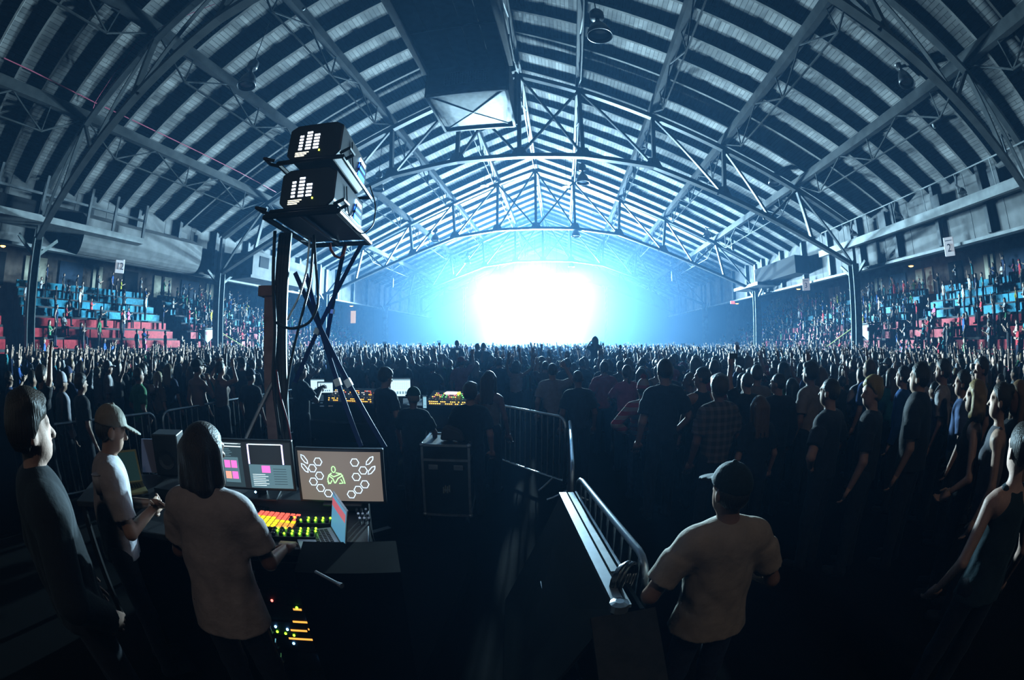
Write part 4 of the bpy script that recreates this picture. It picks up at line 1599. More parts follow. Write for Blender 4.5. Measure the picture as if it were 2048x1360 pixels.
def laptop(label, loc, rz_, scr_m, open_a=1.95, w_=.33, d_=.23, base_m=None, extra=None):
    t = thing('laptop', label, 'laptop', loc, rz_)
    base_m = base_m or dalu
    obj('base', MB().box(-w_ / 2, w_ / 2, -d_, 0, 0, .018), base_m, t, bevel=.004)
    kbm = MB()
    for i in range(12):
        for j in range(4):
            kbm.box(-w_ / 2 + .025 + i * (w_ - .05) / 12, -w_ / 2 + .02 + (i + .8) * (w_ - .05) / 12, -d_ * .5 + j * .024 - .01, -d_ * .5 + j * .024 + .01, .018, .021)
    obj('keys', kbm, black, t)['kind'] = 'stuff'
    lid = obj('lid', MB().box(-w_ / 2, w_ / 2, 0, .008, 0, d_), base_m, t, (0, 0, .018), (-(open_a - PI / 2), 0, 0), bevel=.003)
    obj('screen', MB().box(-w_ / 2 + .012, w_ / 2 - .012, -.002, 0, .012, d_ - .012), scr_m, lid)
    if extra:
        extra(lid, w_, d_)
    return t


def lap_band(lid, w_, d_):
    obj('screen_band', MB().box(-w_ / 2 + .02, w_ / 2 - .02, -.0035, -.002, d_ * .66, d_ * .86), emit('screen_rose', (.6, .12, .16), .8), lid)


LP = atZ(648, 1085, DZ)
laptop('tilted laptop with blue screen and red band at the right end of the desk', (LP[0] + .06, LP[1] + .05, DZ), ang - 1.25, emit('screen_blue', (.10, .32, .5), .8), 1.75, .31, .22, extra=lap_band)
lamp('laptop_glow', 'POINT', (LP[0] - .1, LP[1], DZ + .15), .25, (.5, .75, 1), .05)  # bare added light, carries the laptop screen's glow

# rack under the desk with its lights
rk = thing('equipment_rack', 'dark equipment rack under the desk with orange and blue lights', 'rack', tuple(np.append((dc - U2 * -.28 - V2 * .28)[:2], GR)), ang)
obj('case', MB().box(-.28, .28, -.05, .45, 0, .86), black, rk, bevel=.006)
for k in range(6):
    u = obj('rack_unit', MB().box(-.25, .25, -.062, -.05, .08 + k * .125, .19 + k * .125), blackm, rk)
    obj('handle', MB().tube([(-.23, -.062, .1 + k * .125), (-.23, -.09, .11 + k * .125), (-.23, -.09, .16 + k * .125), (-.23, -.062, .17 + k * .125)], .005, 5), alu, u)
bl, gnl, rdl, org = emit('rack_blue', (.15, .45, 1.0), 14), MATS['green_led'], emit('rack_red', (1, .1, .08), 6), emit('rack_orange', (1, .38, .06), 1.6)
sphere_p = [(0, -.008), (.006, -.006), (.008, 0), (.006, .006), (0, .008)]
for x, z, m_ in ((-.2, .40, bl), (-.13, .385, bl), (-.12, .27, bl), (.02, .15, bl), (-.2, .36, gnl), (-.15, .35, gnl), (-.1, .34, gnl), (.1, .335, rdl), (.14, .36, rdl), (.02, .47, bl), (-.03, .56, gnl), (-.17, .6, rdl)):
    obj('indicator', MB().lathe(sphere_p, 8, (x, -.066, z)), m_, rk)
for x, z, wd in ((0, .45, .16), (-.06, .38, .1), (.1, .395, .2), (-.06, .31, .16), (.12, .30, .14), (-.03, .545, .05)):
    obj('display_strip', MB().box(x - wd / 2, x + wd / 2, -.066, -.061, z - .006, z + .006), org, rk)

# bright cable connectors and tangled cables at the desk end
cm_ = MB()
for k in range(9):
    a = atZ(715 + k * 3, 1030 + (k % 3) * 9, DZ) + np.array([0, 0, .02])
    b = a + np.array([rng.uniform(-.08, .1), rng.uniform(-.1, .06), -.25 - .05 * (k % 3)])
    cab = obj('patch_cable', MB().tube(arc_pts(a, b, .12, 8), .006, 5), black, None, smooth=True)
    tag(cab, 'thin black patch cable hanging over the right end of the control desk', 'cable', 'patch cables at the desk end')
    obj('plug', MB().tube([tuple(a), tuple(a + np.array([.01, -.02, .03]))], .008, 6), alu, cab)
tl_ = thing('torch', 'slim bright metal torch lying on the desk front', 'torch', tuple(atD(652, 1155, 1.62)), ang - .75)
obj('barrel', MB().tube([(-.07, 0, 0), (.07, 0, 0)], .008, 8), alu, tl_)
obj('head', MB().tube([(.07, 0, 0), (.1, 0, 0)], [.009, .013], 8), alu, tl_)
tsup = obj('drawer_unit', MB().box(-.24, .24, -.02, .3, 0, 1), mat('flat_black', (.004, .004, .004), .95, spec=.05), None, (tl_.location[0] + .05, tl_.location[1] + .1, GR), (0, 0, ang))
tsup.scale = (1, 1, tl_.location[2] - GR - .008)
tag(tsup, 'black drawer cabinet at the right front of the control desk', 'cabinet')

# left table with laptop and leaning sheet
lt = thing('side_table', 'dark side table holding the gold-edged laptop', 'table', (-2.85, 1.62, GR), ang + .35)
obj('top', MB().box(-.5, .42, -.34, .34, .92, .96), desk_m, lt, bevel=.004)
for x in (-.46, .38):
    for y in (-.3, .3):
        obj('leg', MB().box(x - .02, x + .02, y - .02, y + .02, 0, .92), blackm, lt)
gold = mat('gold_edge', (.30, .24, .10), .45, .4)


def gold_edge(lid, w_, d_):
    obj('gold_frame', MB().bar((-w_ / 2, -.003, d_), (w_ / 2, -.003, d_), .006).bar((-w_ / 2, -.003, 0), (-w_ / 2, -.003, d_), .006).bar((w_ / 2, -.003, 0), (w_ / 2, -.003, d_), .006), gold, lid)


P = atZ(250, 972, 1.12)
laptop('open laptop with a thin gold edge and dim green screen', (P[0], P[1], 1.12), ang + .75, emit('screen_dim_green', (.02, .06, .055), .3), 2.0, .33, .24, gold, gold_edge)
P = atZ(300, 945, 1.12)
o = obj('sheet_holder', MB().add([(-.075, 0, 0), (.075, 0, 0), (.055, .06, .26), (-.055, .06, .26), (-.075, .02, 0), (.075, .02, 0), (.055, .075, .26), (-.055, .075, .26)],
        [(0, 1, 2, 3), (7, 6, 5, 4), (0, 4, 5, 1), (1, 5, 6, 2), (2, 6, 7, 3), (3, 7, 4, 0)]), mat('pale_blue_board', (.42, .5, .75), .7), None, tuple(P), (0, 0, ang + .3))
tag(o, 'pale blue tapered board standing on the side table', 'board')
P = atZ(345, 945, 1.12)
o = obj('speaker_monitor', MB().box(-.12, .12, -.1, .12, 0, .33), black, None, tuple(P), (0, 0, ang + .2), bevel=.01)
tag(o, 'small black desk speaker behind the operator head', 'speaker')
obj('driver_cone', MB().lathe([(.08, 0), (.075, .01), (.02, -.01)], 16, (0, -.101, .13), M=[[1, 0, 0], [0, 0, -1], [0, 1, 0]]), blackm, o)

# ------------------------------------------------------------------ projector tower
mx_, my_ = -2.42, 3.08
mast_red = mat('mast_red_paint', (.26, .16, .15), .5, .2, .25, 8)
tw = thing('lift_tower', 'lifting mast carrying two stacked projectors', 'tower', (mx_, my_, 0), ang)
obj('outer_channel', MB().box(-.13, -.03, -.08, .08, .1, 2.62), mast_red, tw)
mast_grey = mat('mast_grey_paint', (.07, .075, .075), .6, 0, .3, 8)
obj('inner_channel', MB().box(-.03, .085, -.07, -.02, .1, 3.12), mast_grey, tw)
for x in (-.028, .0, .03, .07):
    obj('channel_rib', MB().box(x - .006, x + .006, -.085, -.07, .1, 3.1), mast_grey, tw)
obj('collar', MB().box(-.19, -.02, -.1, .1, 2.55, 2.64), mast_red, tw)
obj('base_frame', MB().box(-.3, .3, -.25, .25, .05, .14), blackm, tw)
for a in (.6, 2.4, 3.9, 5.4):
    obj('outrigger', MB().bar((0, 0, .1), (1.15 * math.cos(a), 1.15 * math.sin(a), .06), .07), blackm, tw)
obj('brace', MB().tube([(-.1, 0, 1.75), (-.75, -.25, .5)], .02, 6), dalu, tw)
pf = thing('projector_platform', 'black tubular platform on the mast under the projectors', 'platform', (-2.13, 3.3, 3.14), 0)
PA = math.radians(102)          # projectors point down the hall towards the stage
pf.rotation_euler = (0, 0, PA - PI / 2)
for a, b in (((-.34, -.57), (.34, -.57)), ((.34, -.57), (.34, .57)), ((.34, .57), (-.34, .57)), ((-.34, .57), (-.34, -.57)), ((0, -.57), (0, .57))):
    obj('frame_tube', MB().tube([(*a, .03), (*b, .03)], .025, 8), blackm, pf)
obj('tray', MB().box(-.28, .28, -.5, .5, .05, .075), blackm, pf)
proj_body = mat('projector_black', (.010, .010, .012), .35)
vent_e = emit('vent_white', (.75, .85, 1.0), 5)
blue_e = emit('projector_blue', (.02, .12, 1.0), 9)
cyan_e = emit('projector_cyan', (.35, .65, 1.0), 14)
for k, lab in ((0, 'lower of the two black projectors with lit rear vents'), (1, 'upper of the two black projectors with lit rear vents')):
    z = 3.22 + k * .45
    pr = thing('projector', lab, 'projector', (-2.13, 3.3, z), PA - PI / 2, 'projectors on the mast')
    hw, hl, hh = .26, .48, .37
    # body with chamfered corners, long axis along local y
    ch = .07
    poly = [(-hw + ch, 0), (hw - ch, 0), (hw, ch), (hw, hh - ch * .6), (hw - ch, hh), (-hw + ch, hh), (-hw, hh - ch * .6), (-hw, ch)]
    obj('body', MB().prism(poly, 2 * hl, M=[[1, 0, 0], [0, 0, -1], [0, 1, 0]], c=(0, hl, .02)), proj_body, pr, bevel=.012)
    obj('lens', MB().tube([(0, hl, .2), (0, hl + .14, .2)], .09, 16), blackm, pr)
    cr = obj('carry_frame', MB().tube([(-hw - .05, -hl - .05, 0), (hw + .05, -hl - .05, 0), (hw + .05, hl + .08, 0), (-hw - .05, hl + .08, 0), (-hw - .05, -hl - .05, 0)], .022, 6), blackm, pr)
    for sx_ in (-1, 1):
        obj('frame_handle', MB().tube([(sx_ * (hw + .05), -hl + .02, 0), (sx_ * (hw + .14), -hl - .02, .02), (sx_ * (hw + .14), -hl - .16, .02), (sx_ * (hw + .05), -hl - .12, 0)], .015, 6), blackm, cr)
    for r_ in range(6):
        for c_ in range(3):
            if (r_ == 0 and c_ != 1) or (r_ == 1 and c_ == 2 and k == 0):
                continue
            wv = .05 if c_ else .035
            obj('vent', MB().box(-.11 + c_ * .075 - wv / 2 - .02, -.11 + c_ * .075 + wv / 2 - .02, -hl - .006, -hl + .002, .30 - r_ * .032 - .008, .30 - r_ * .032 + .008), vent_e, pr)
    for r_ in range(3):
        obj('status_strip', MB().box(-.17, -.17 + .13 - r_ * .02, -hl - .006, -hl, .10 - r_ * .016, .106 - r_ * .016), emit('strip_warm', (.9, .85, .6), 3), pr)
    obj('status_led', MB().lathe(sphere_p, 8, (.06, -hl - .004, .11)), emit('yellow_led', (.7, .9, .05), 8), pr)
    # blue-lit openings towards the front on the right side
    obj('side_window', MB().box(hw - .004, hw + .006, .16, .40, .10, .30), blue_e, pr)
    obj('side_window_glint', MB().box(hw + .002, hw + .009, .16, .38, .25, .30), cyan_e, pr)
    for q in range(2):
        obj('window_bar', MB().box(hw, hw + .012, .16, .40, .155 + q * .07, .185 + q * .07), proj_body, pr)
    obj('clamp_cable', MB().tube(arc_pts((hw + .01, -.2, .3), (hw + .01, .2, .28), .22, 10), .006, 5), black, pr)
# straps, cables of the tower
strap_b = mat('blue_strap', (.03, .07, .30), .5)
straps = [((590, 545, 3.95), (770, 895), 'blue strap running from the mast to the right, brighter of the pair'), ((612, 548, 3.95), (722, 893), 'blue strap from the mast crossing behind the mixing desk'),
          ((722, 490, 4.0), (590, 765), 'blue strap crossing down from the right corner of the projector platform'), ((690, 492, 4.0), (650, 700), 'short blue strap under the projector platform')]
for i, (a, b, lab) in enumerate(straps):
    A = atD(*a)
    Bq = atD(b[0], b[1], 3.6 if i < 2 else 3.95)
    o = obj('ratchet_strap', MB().bar(A, Bq, .045, .006, up=(0, -1, .2)), strap_b)
    tag(o, lab, 'strap')
    obj('ratchet', MB().bar(A + (Bq - A) * .62, A + (Bq - A) * .66, .06, .03, up=(0, -1, .2)), alu, o)
A, Bq = atD(545, 765, 3.85), atD(492, 878, 3.7)
o = obj('stay_rod', MB().tube([A, Bq], .018, 6), dalu)
tag(o, 'thin metal stay at the left foot of the mast', 'stay')
red_c = mat('red_cable', (.35, .04, .05), .4)
for i, (pts, r, m_, lab) in enumerate(([[(550, 462), (546, 560), (552, 660), (545, 760), (560, 870)], .016, black, 'thick black cable down the left of the mast'],
                                      [[(628, 470), (622, 560), (612, 600), (596, 660), (575, 760), (570, 840)], .012, black, 'black cable looping from the projector platform to the mast'],
                                      [[(628, 472), (634, 560), (638, 610), (620, 648), (580, 660), (552, 645)], .012, black, 'black cable sagging across the mast front'],
                                      [[(620, 475), (614, 540), (600, 590), (575, 640)], .009, alu, 'grey cable under the projector platform'],
                                      [[(553, 740), (560, 790), (575, 840), (583, 885)], .008, red_c, 'thin red cable at the foot of the mast'],
                                      [[(740, 372), (752, 410), (748, 450), (725, 470), (705, 455)], .006, black, 'thin black cable loop at the right of the projectors'])):
    P_ = [atD(x, y, 3.72 - .02 * i) for x, y in pts]
    # smooth the path
    P_ = np.array(P_)
    tt = np.linspace(0, len(P_) - 1, 24)
    Ps = np.stack([np.interp(tt, range(len(P_)), P_[:, j]) for j in range(3)], 1)
    for _ in range(3):
        Ps[1:-1] = (Ps[:-2] + 2 * Ps[1:-1] + Ps[2:]) / 4
    o = obj('cable', MB().tube(Ps, r, 6), m_, smooth=True)
    tag(o, lab, 'cable')
P_ = np.array([atD(660 + 16 * math.cos(a), 490 + 28 * math.sin(a), 3.75) for a in np.linspace(0.1, PI - .1, 10)])
P_ = np.array([atD(x, y, 3.72) for x, y in ((659, 486), (662, 500), (670, 512), (680, 516), (688, 508), (691, 488))])
tag(obj('orange_strap', MB().tube(P_, .012, 6), mat('orange_webbing', (.8, .16, .05), .5), smooth=True), 'orange strap loop hanging under the projectors', 'strap')

# ------------------------------------------------------------------ road cases
def road_case(label, loc, rz_, w_, d_, h_, emblem=True):
    t = thing('road_case', label, 'road case', loc, rz_)
    z0 = .11
    obj('body', MB().box(-w_ / 2, w_ / 2, 0, d_, z0, h_), mat('case_laminate', (.018, .02, .02), .5, 0, .2, 5), t)
    e = .028
    for x in (-w_ / 2, w_ / 2):
        for y in (0, d_):
            obj('edge_profile', MB().bar((x, y, z0), (x, y, h_), e), dalu, t)
    for z in (z0, h_ * .82, h_):
        for y in (0, d_):
            obj('edge_profile', MB().bar((-w_ / 2, y, z), (w_ / 2, y, z), e), dalu, t)
        for x in (-w_ / 2, w_ / 2):
            obj('edge_profile', MB().bar((x, 0, z), (x, d_, z), e), dalu, t)
    for x in (-w_ / 2, w_ / 2):
        for y in (0, d_):
            for z in (z0, h_):
                obj('ball_corner', MB().lathe([(0, -.03), (.026, -.015), (.03, 0), (.026, .015), (0, .03)], 8, (x, y, z)), dalu, t, smooth=True)
            obj('caster', MB().tube([(x * .85 - .02, y * .85 + .05, .05), (x * .85 + .02, y * .85 + .05, .05)], .05, 12), black, t)
    for x in (-w_ * .27, w_ * .27):
        obj('latch', MB().box(x - .055, x + .055, -.012, .002, h_ * .70, h_ * .76), dalu, t, bevel=.004)
    if emblem:
        em = MB()
        for k, (x, zz0, zz1) in enumerate(((-.035, -.05, .03), (-.012, -.035, .05), (.012, -.045, .04), (.035, -.03, .055))):
            em.box(x - .007, x + .007, -.006, 0, h_ * .45 + zz0, h_ * .45 + zz1)
        em.box(-.035, .035, -.006, 0, h_ * .45 - .01, h_ * .45)
        obj('emblem', em, mat('emblem_white', (.5, .65, .58), .6), t)
    return t


P = atZ(897, 1032, .05)
road_case('black road case with aluminium edges and pale emblem in the green haze', (P[0] + .02, P[1] - .1, 0), .12, .54, .62, .98)
o = obj('folded_jacket', MB().prism([(-.16, 0), (.14, 0), (.1, .12), (-.06, .19), (-.13, .15)], .2, M=[[1, 0, 0], [0, 0, 1], [0, 1, 0]], c=(P[0] + .07, P[1] + .05, .995)), mat('grey_cloth', (.12, .13, .13), .9), bevel=.03)
tag(o, 'crumpled grey cloth lying on the emblem road case', 'cloth')
# long open case with bright aluminium rails, beside the barrier
A0, A1 = atZ(1125, 988, 1.0), atZ(1238, 1212, 1.0)
B0, B1 = atZ(1141, 988, 1.0), atZ(1266, 1150, 1.0)
oc = thing('long_case', 'long black case with bright aluminium rim rails beside the barrier', 'road case', (0, 0, 0))
wdir = A1 - A0
L = np.linalg.norm(wdir)
wdir /= L
pdir = np.array([-wdir[1], wdir[0], 0.0])
if pdir[0] > 0:
    pdir = -pdir
C0 = A0 + pdir * .34 * 1
obj('near_panel', MB().bar(A0 + np.array([0, 0, -.5]), A1 + np.array([0, 0, -.5]), .02, .94), MATS['case_laminate'], oc)
obj('rim_rail', MB().bar(A0, A1, .055, .03), alu, oc)
obj('rim_rail', MB().bar(A0 - pdir * .05 + np.array([0, 0, -.01]), A1 - pdir * .05 + np.array([0, 0, -.01]), .018, .02), dalu, oc)
obj('rim_rail', MB().bar(B0 + np.array([0, 0, .0]), B0 + wdir * L * .8, .04, .03), dalu, oc)
obj('rim_rail', MB().bar(B0 - pdir * .04, B0 - pdir * .04 + wdir * L * .8, .015, .04), alu, oc)
obj('far_panel', MB().bar(B0 - pdir * .05 + np.array([0, 0, -.5]), B0 - pdir * .05 + wdir * L + np.array([0, 0, -.5]), .02, .94), MATS['case_laminate'], oc)
obj('floor_panel', MB().bar((A0 + B0) / 2 + np.array([0, 0, -.95]), (A0 + B0) / 2 + wdir * L + np.array([0, 0, -.95]), .12, .03), MATS['case_laminate'], oc)
obj('end_cap', MB().lathe([(.045, -.02), (.045, .02), (.02, .03)], 12, tuple(A1)), alu, oc)
# leaning front lid
g0, g1 = A0 + np.array([0, 0, -.02]), A1 + np.array([0, 0, -.02])
f0, f1 = g0 + pdir * .42 + np.array([0, 0, -.97]), g1 + pdir * .5 + np.array([0, 0, -.97])
obj('leaning_lid', MB().add([g0, g1, f1, f0, g0 + pdir * .02, g1 + pdir * .02, f1 + pdir * .02, f0 + pdir * .02], [(0, 1, 2, 3), (7, 6, 5, 4), (0, 4, 5, 1), (1, 5, 6, 2), (2, 6, 7, 3), (3, 7, 4, 0)]), MATS['case_laminate'], oc)
for q in (.35, .62, .7):
    m0 = g0 + (g1 - g0) * q + (f0 - g0) * (.35 + .3 * q) + pdir * .025
    obj('lid_latch', MB().bar(m0, m0 + wdir * .1, .012), alu, oc)
# cable coil on the case
Pc = B0 + wdir * L * .86 + np.array([.0, 0, .04])
co = thing('cable_coil', 'coiled black cable hung on the end of the long case', 'cable coil', tuple(Pc))
for k in range(5):
    rr = .075 + .006 * (k % 3)
    obj('coil_turn', MB().tube([(rr * math.cos(a) * .6 + .01 * k, rr * math.cos(a) * .8, rr * math.sin(a) - .02) for a in np.linspace(0, 2 * PI, 17)], .013, 6), mat('glossy_cable', (.01, .01, .012), .25, spec=.6), co, smooth=True)
for k, (q0, q1) in enumerate(((0, .2),)):
    pa = A1 + np.array([.02, -.02, -.03])
    o = obj('ramp_plate', MB().bar(pa, pa + np.array([.12, -.62, -.55]), .3, .02), mat('worn_grey_plate', (.02, .021, .023), .6, .2, .5, 12))
    tag(o, 'worn grey plate leaning at the near end of the long case', 'plate')

# ------------------------------------------------------------------ mixing position
fz = 1.02
fdk = thing('mixing_desk_table', 'long dark table carrying the sound and light consoles', 'table', (-3.3, 7.15, 0), .06)
obj('top', MB().box(-2.0, 2.1, -.05, .85, fz - .05, fz), desk_m, fdk)
obj('modesty_panel', MB().box(-1.9, 2.0, 0, .03, .25, fz - .06), desk_m, fdk)
obj('lower_shelf', MB().box(-1.6, 1.95, .0, .7, .6, .64), dalu, fdk)
for x in (-1.9, 0, 2.0):
    for y in (.02, .8):
        obj('leg', MB().box(x - .03, x + .03, y - .03, y + .03, 0, fz - .05), blackm, fdk)


def console(label, loc, w_, d_, rz_, seed, palette, screen=None):
    r = random.Random(seed)
    t = thing('mixing_console', label, 'console', loc, rz_)
    v = [(-w_ / 2, 0, 0), (w_ / 2, 0, 0), (w_ / 2, d_, 0), (-w_ / 2, d_, 0), (-w_ / 2, 0, .06), (w_ / 2, 0, .06), (w_ / 2, d_, .24), (-w_ / 2, d_, .24)]
    obj('body', MB().add(v, [(3, 2, 1, 0), (4, 5, 6, 7), (0, 1, 5, 4), (1, 2, 6, 5), (2, 3, 7, 6), (3, 0, 4, 7)]), blackm, t)
    zs = lambda y: .062 + .18 * y / d_
    lm = {}
    for n_, c, s in palette:
        lm[n_] = MB().box(-.008, .008, -.01, .01, 0, .008).mesh('button_light', emit('console_' + n_, c, s))
    names = [p[0] for p in palette]
    for i in range(int(w_ / .035)):
        for j in range(5):
            if r.random() < .55:
                y = d_ * (.08 + .13 * j) if j < 2 else d_ * (.3 + .12 * j)
                link('button_light', lm[names[0] if j < 2 else r.choice(names)], t, (-w_ / 2 + .03 + i * .035, y, zs(y)))
    fd = MB().box(-.006, .006, -.012, .012, 0, .016).mesh('fader', alu)
    for i in range(int(w_ / .06)):
        y = d_ * (.3 + .1 * r.random())
        link('fader', fd, t, (-w_ / 2 + .04 + i * .06, y, zs(y)))
    if screen:
        obj('touch_screen', MB().box(screen[0] - .1, screen[0] + .1, d_ * .62, d_ * .9, .2, .235), emit('console_screen', (.8, .6, .62), 1.6), t)
        obj('level_meter', MB().box(screen[0] + .13, screen[0] + .16, d_ * .62, d_ * .85, .2, .24), emit('meter_yellow', (.8, .8, .05), 3), t)
    return t


c1p = (('amber', (1, .42, .05), 5), ('red', (1, .15, .1), 3), ('white', (.8, .8, .75), 2))
c2p = (('gold', (1, .55, .08), 5), ('green', (.15, 1, .2), 4), ('rose', (1, .2, .2), 3))
console('wide sound console glowing with amber buttons', tuple(np.append(atZ(712, 812, fz)[:2], fz)), 1.35, .7, .1, 3, c1p)
console('light console with small pink screen and gold buttons', tuple(np.append(atZ(895, 818, fz)[:2], fz)), .85, .6, 0, 5, c2p, (-.05,))


def desk_screen(label, px0, px1, D, m_, legs=True):
    A, Bq = atD(px0[0], px0[1], D), atD(px1[0], px1[1], D)
    c = (A + Bq) / 2
    w_ = abs(px1[0] - px0[0]) / 860 * D
    h_ = A[2] - Bq[2]
    dd = CAM - c
    t = thing('monitor', label, 'monitor', (c[0], c[1], fz), math.atan2(dd[1], dd[0]) + PI / 2)
    zc = c[2] - fz
    obj('housing', MB().box(-w_ / 2 - .015, w_ / 2 + .015, .002, .035, zc - h_ / 2 - .015, zc + h_ / 2 + .015), black, t)
    sc_ = obj('screen', MB().box(-w_ / 2, w_ / 2, -.002, .004, zc - h_ / 2, zc + h_ / 2), m_, t)
    ln = emit('screen_grid', (.25, .45, .55), .8)
    obj('title_bar', MB().box(-w_ / 2, w_ / 2, -.004, -.002, zc + h_ * .42, zc + h_ * .5), ln, sc_)
    for k in range(7):
        obj('grid_line', MB().box(-w_ * .35 + k * w_ * .11, -w_ * .345 + k * w_ * .11, -.004, -.002, zc - h_ * .1, zc + h_ * .38), ln, sc_)
    for k in range(4):
        obj('grid_line', MB().box(-w_ * .45, w_ * .45, -.004, -.002, zc - h_ * .05 + k * h_ * .1, zc - h_ * .045 + k * h_ * .1), ln, sc_)
    for k in range(4):
        obj('grid_block', MB().box(-w_ * .2 + k * w_ * .14, -w_ * .11 + k * w_ * .14, -.004, -.002, zc - h_ * .38, zc - h_ * .22), ln, sc_)
    if zc - h_ / 2 > .03:
        obj('stand', MB().box(-.04, .04, .03, .06, 0, zc).box(-.12, .12, -.02, .14, 0, .012), black, t)
    return t


sw = emit('screen_bright', (.62, .86, 1.0), 1.25)
desk_screen('big bright monitor showing a mixing grid above the sound console', (781, 758), (821, 792), 7.7, sw)
desk_screen('bright monitor at the left end of the mixing desk, half hidden', (621, 759), (649, 781), 7.9, sw)
desk_screen('bright laptop screen in front of the left mixing desk monitor', (636, 765), (666, 785), 7.5, sw)
desk_screen('small blue-white screen beside the light console', (846, 793), (853, 816), 7.2, emit('screen_blue_soft', (.3, .6, .75), 1.0))
lamp('desk_screen_glow', 'POINT', tuple(atD(800, 780, 7.45)), 1.2, (.6, .85, 1), .2)  # added light without a body, stands in for the desk screens' glow
# ------------------------------------------------------------------ the people who can be told apart
WHITE = (.68, .66, .66)
BLK = (.012, .012, .014)
PALE = (.62, .40, .30)
FG = .0095
# foreground crew and guests
op, f_, sc_ = person('operator with brown bob and white t-shirt working at the control desk', (375, 848), 1.74, (.60, .57, .60), FG, GR, math.radians(112), (.035, .02, .012), sex='f', hair='bob', top='tee', R='desk', L='desk', lean=(.02, .06), yaw=-.45, wide=1.12, pitch=-.1, hem=.80)
capL, f_, sc_ = person('man in pale cap and white t-shirt holding a drink at left', (182, 805), 2.45, (.60, .60, .66), FG, GR, math.radians(66), (.03, .02, .015), (.40, .39, .34), hair='cap', top='baggy', R='folded', L='chin', lean=(0, .08), pitch=-.3, armR=((.25, .1, 1.12), (.06, .3, 1.16)), armL=((.25, .12, 1.12), (-.02, .32, 1.18)))
farL, f_, sc_ = person('man with quiff in dark jacket, profile, at the left edge', (48, 770), 1.78, (.018, .022, .026), FG, GR, math.radians(84), (.03, .02, .014), hair='thick', top='jacket', R='pocket', L='pocket', skin_c=(.66, .44, .36), wide=1.05)
capR, f_, sc_ = person('man in dark cap and white t-shirt standing with back turned at right', (1478, 915), 1.78, (.60, .55, .48), FG, 0, math.radians(92), (.02, .014, .01), (.025, .045, .055), hair='cap', top='tee', R='rail', L='rail', yaw=.28, wide=1.08, lean=(-.02, -.01), hem=.85, pants_c=(.03, .04, .07), armR=((.31, -.04, 1.10), (.2, .24, 1.06)), armL=((.36, -.03, 1.12), (.16, .22, 1.10)))
wR, f_, sc_ = person('woman in dark tank top with bare arm at the right edge', (2050, 842), 2.4, (.02, .04, .05), FG, 0, math.radians(60), (.02, .014, .01), sex='f', hair='bun', top='tank', R='down', L='down', skin_c=(.66, .44, .36), hem=.88, armL=((.27, -.06, 1.12), (.30, .08, .90)))
o = obj('hanging_scarf', MB().prism([(-.02, 0), (.03, .02), (.05, -.16), (.01, -.3), (-.05, -.2), (-.04, -.08)], .02, M=[[1, 0, 0], [0, 0, 1], [0, 1, 0]], c=tuple(atD(1992, 1065, 2.35))), mat('teal_satin', (.03, .20, .30), .4), bevel=.006)
tag(o, 'blue satin cloth hanging from the hand of the woman at the right edge', 'cloth')
# a cup in the hand of the man in the pale cap
Pm = atD(198, 968, 2.3)
cup = thing('drink_cup', 'small cup held by the man in the pale cap', 'cup', tuple(Pm))
obj('cup_body', MB().lathe([(.028, -.05), (.036, .05), (.033, .05), (.026, -.045)], 14), mat('cup_plastic', (.5, .52, .56), .4), cup, smooth=True)
obj('rim', MB().lathe([(.036, .048), (.038, .052), (.034, .054)], 14), MATS['cup_plastic'], cup)

M_ = .0125
# mixing crew
person('man in dark shirt at the left end of the mixing desk, laptop before him', (600, 724), 6.9, (.03, .035, .04), M_, hair='short', top='tee', R='clap', L='clap', heading=math.radians(60))
person('man in black shirt looking down over the sound console', (770, 733), 6.0, BLK, M_, hair='thick', top='tee', R='desk', L='desk', heading=math.radians(55), pitch=-.25)
person('person in green cap and black t-shirt with arms down by the light console', (826, 771), 5.1, (.012, .02, .016), M_, hair_c=(.45, .40, .30), hat_c=(.02, .10, .07), hair='cap', sex='f', top='tee', R='lean', L='lean', heading=math.radians(95), yaw=.6, pitch=-.15)
person('man in black t-shirt standing in the green haze behind the road case', (940, 762), 5.0, (.012, .016, .016), M_, hair='thick', top='tee', heading=math.radians(95), hair_c=(.05, .035, .02))
person('woman with long hair and pale top in the green haze', (978, 741), 5.8, (.30, .32, .30), M_, sex='f', hair='long', top='tank', heading=math.radians(75), hair_c=(.035, .02, .014))
person('man in white shirt with one arm bent overhead near the stage barrier', (1105, 726), 7.3, (.5, .52, .55), M_, hair='short', top='tee', R='bent', L='down', heading=math.radians(95))
person('man in dark t-shirt bending forward beside the white-shirted man', (1160, 742), 6.2, (.03, .035, .04), M_, hair='buzz', top='tee', lean=(0, .1), heading=math.radians(100), pitch=-.3)
# right-hand crowd
stripe_rw = stripe_material('red_white_stripes', (.62, .04, .06), (.66, .64, .64), 2 * PI / .112)
hat_rw = stripe_material('red_white_knit', (.62, .04, .08), (.66, .64, .64), 2 * PI / .17)
b, f_, sc_ = person('person in red and white striped sweater and matching bobble hat', (1287, 756), 5.6, (.6, .1, .1), M_, hair='bobble', top='long', R='pocket', L='hip', top_m=stripe_rw, hat_c=hat_rw, pants_c=(.03, .05, .09))
pm = MB()
for k in range(40):
    a, c_ = k * 2.4, 1 - 2 * (k + .5) / 40
    r_ = math.sqrt(1 - c_ * c_)
    d_ = np.array([r_ * math.cos(a), r_ * math.sin(a), c_])
    pm.tube([d_ * .005, d_ * .045], [.012, .004], 4)
obj('bobble', pm, mat('bobble_red', (.65, .03, .08), .9), b, tuple(f_.H((0, -.015, .178))))
person('tall dark-haired man in dark t-shirt standing over the right crowd', (1330, 716), 5.0, (.025, .032, .045), M_, hair='short', top='tee', heading=math.radians(100), R='pocket', L='down')
plaid = stripe_material('plaid_check', (.06, .055, .05), (.30, .28, .26), 2 * PI / .075, 'XZ', .2)
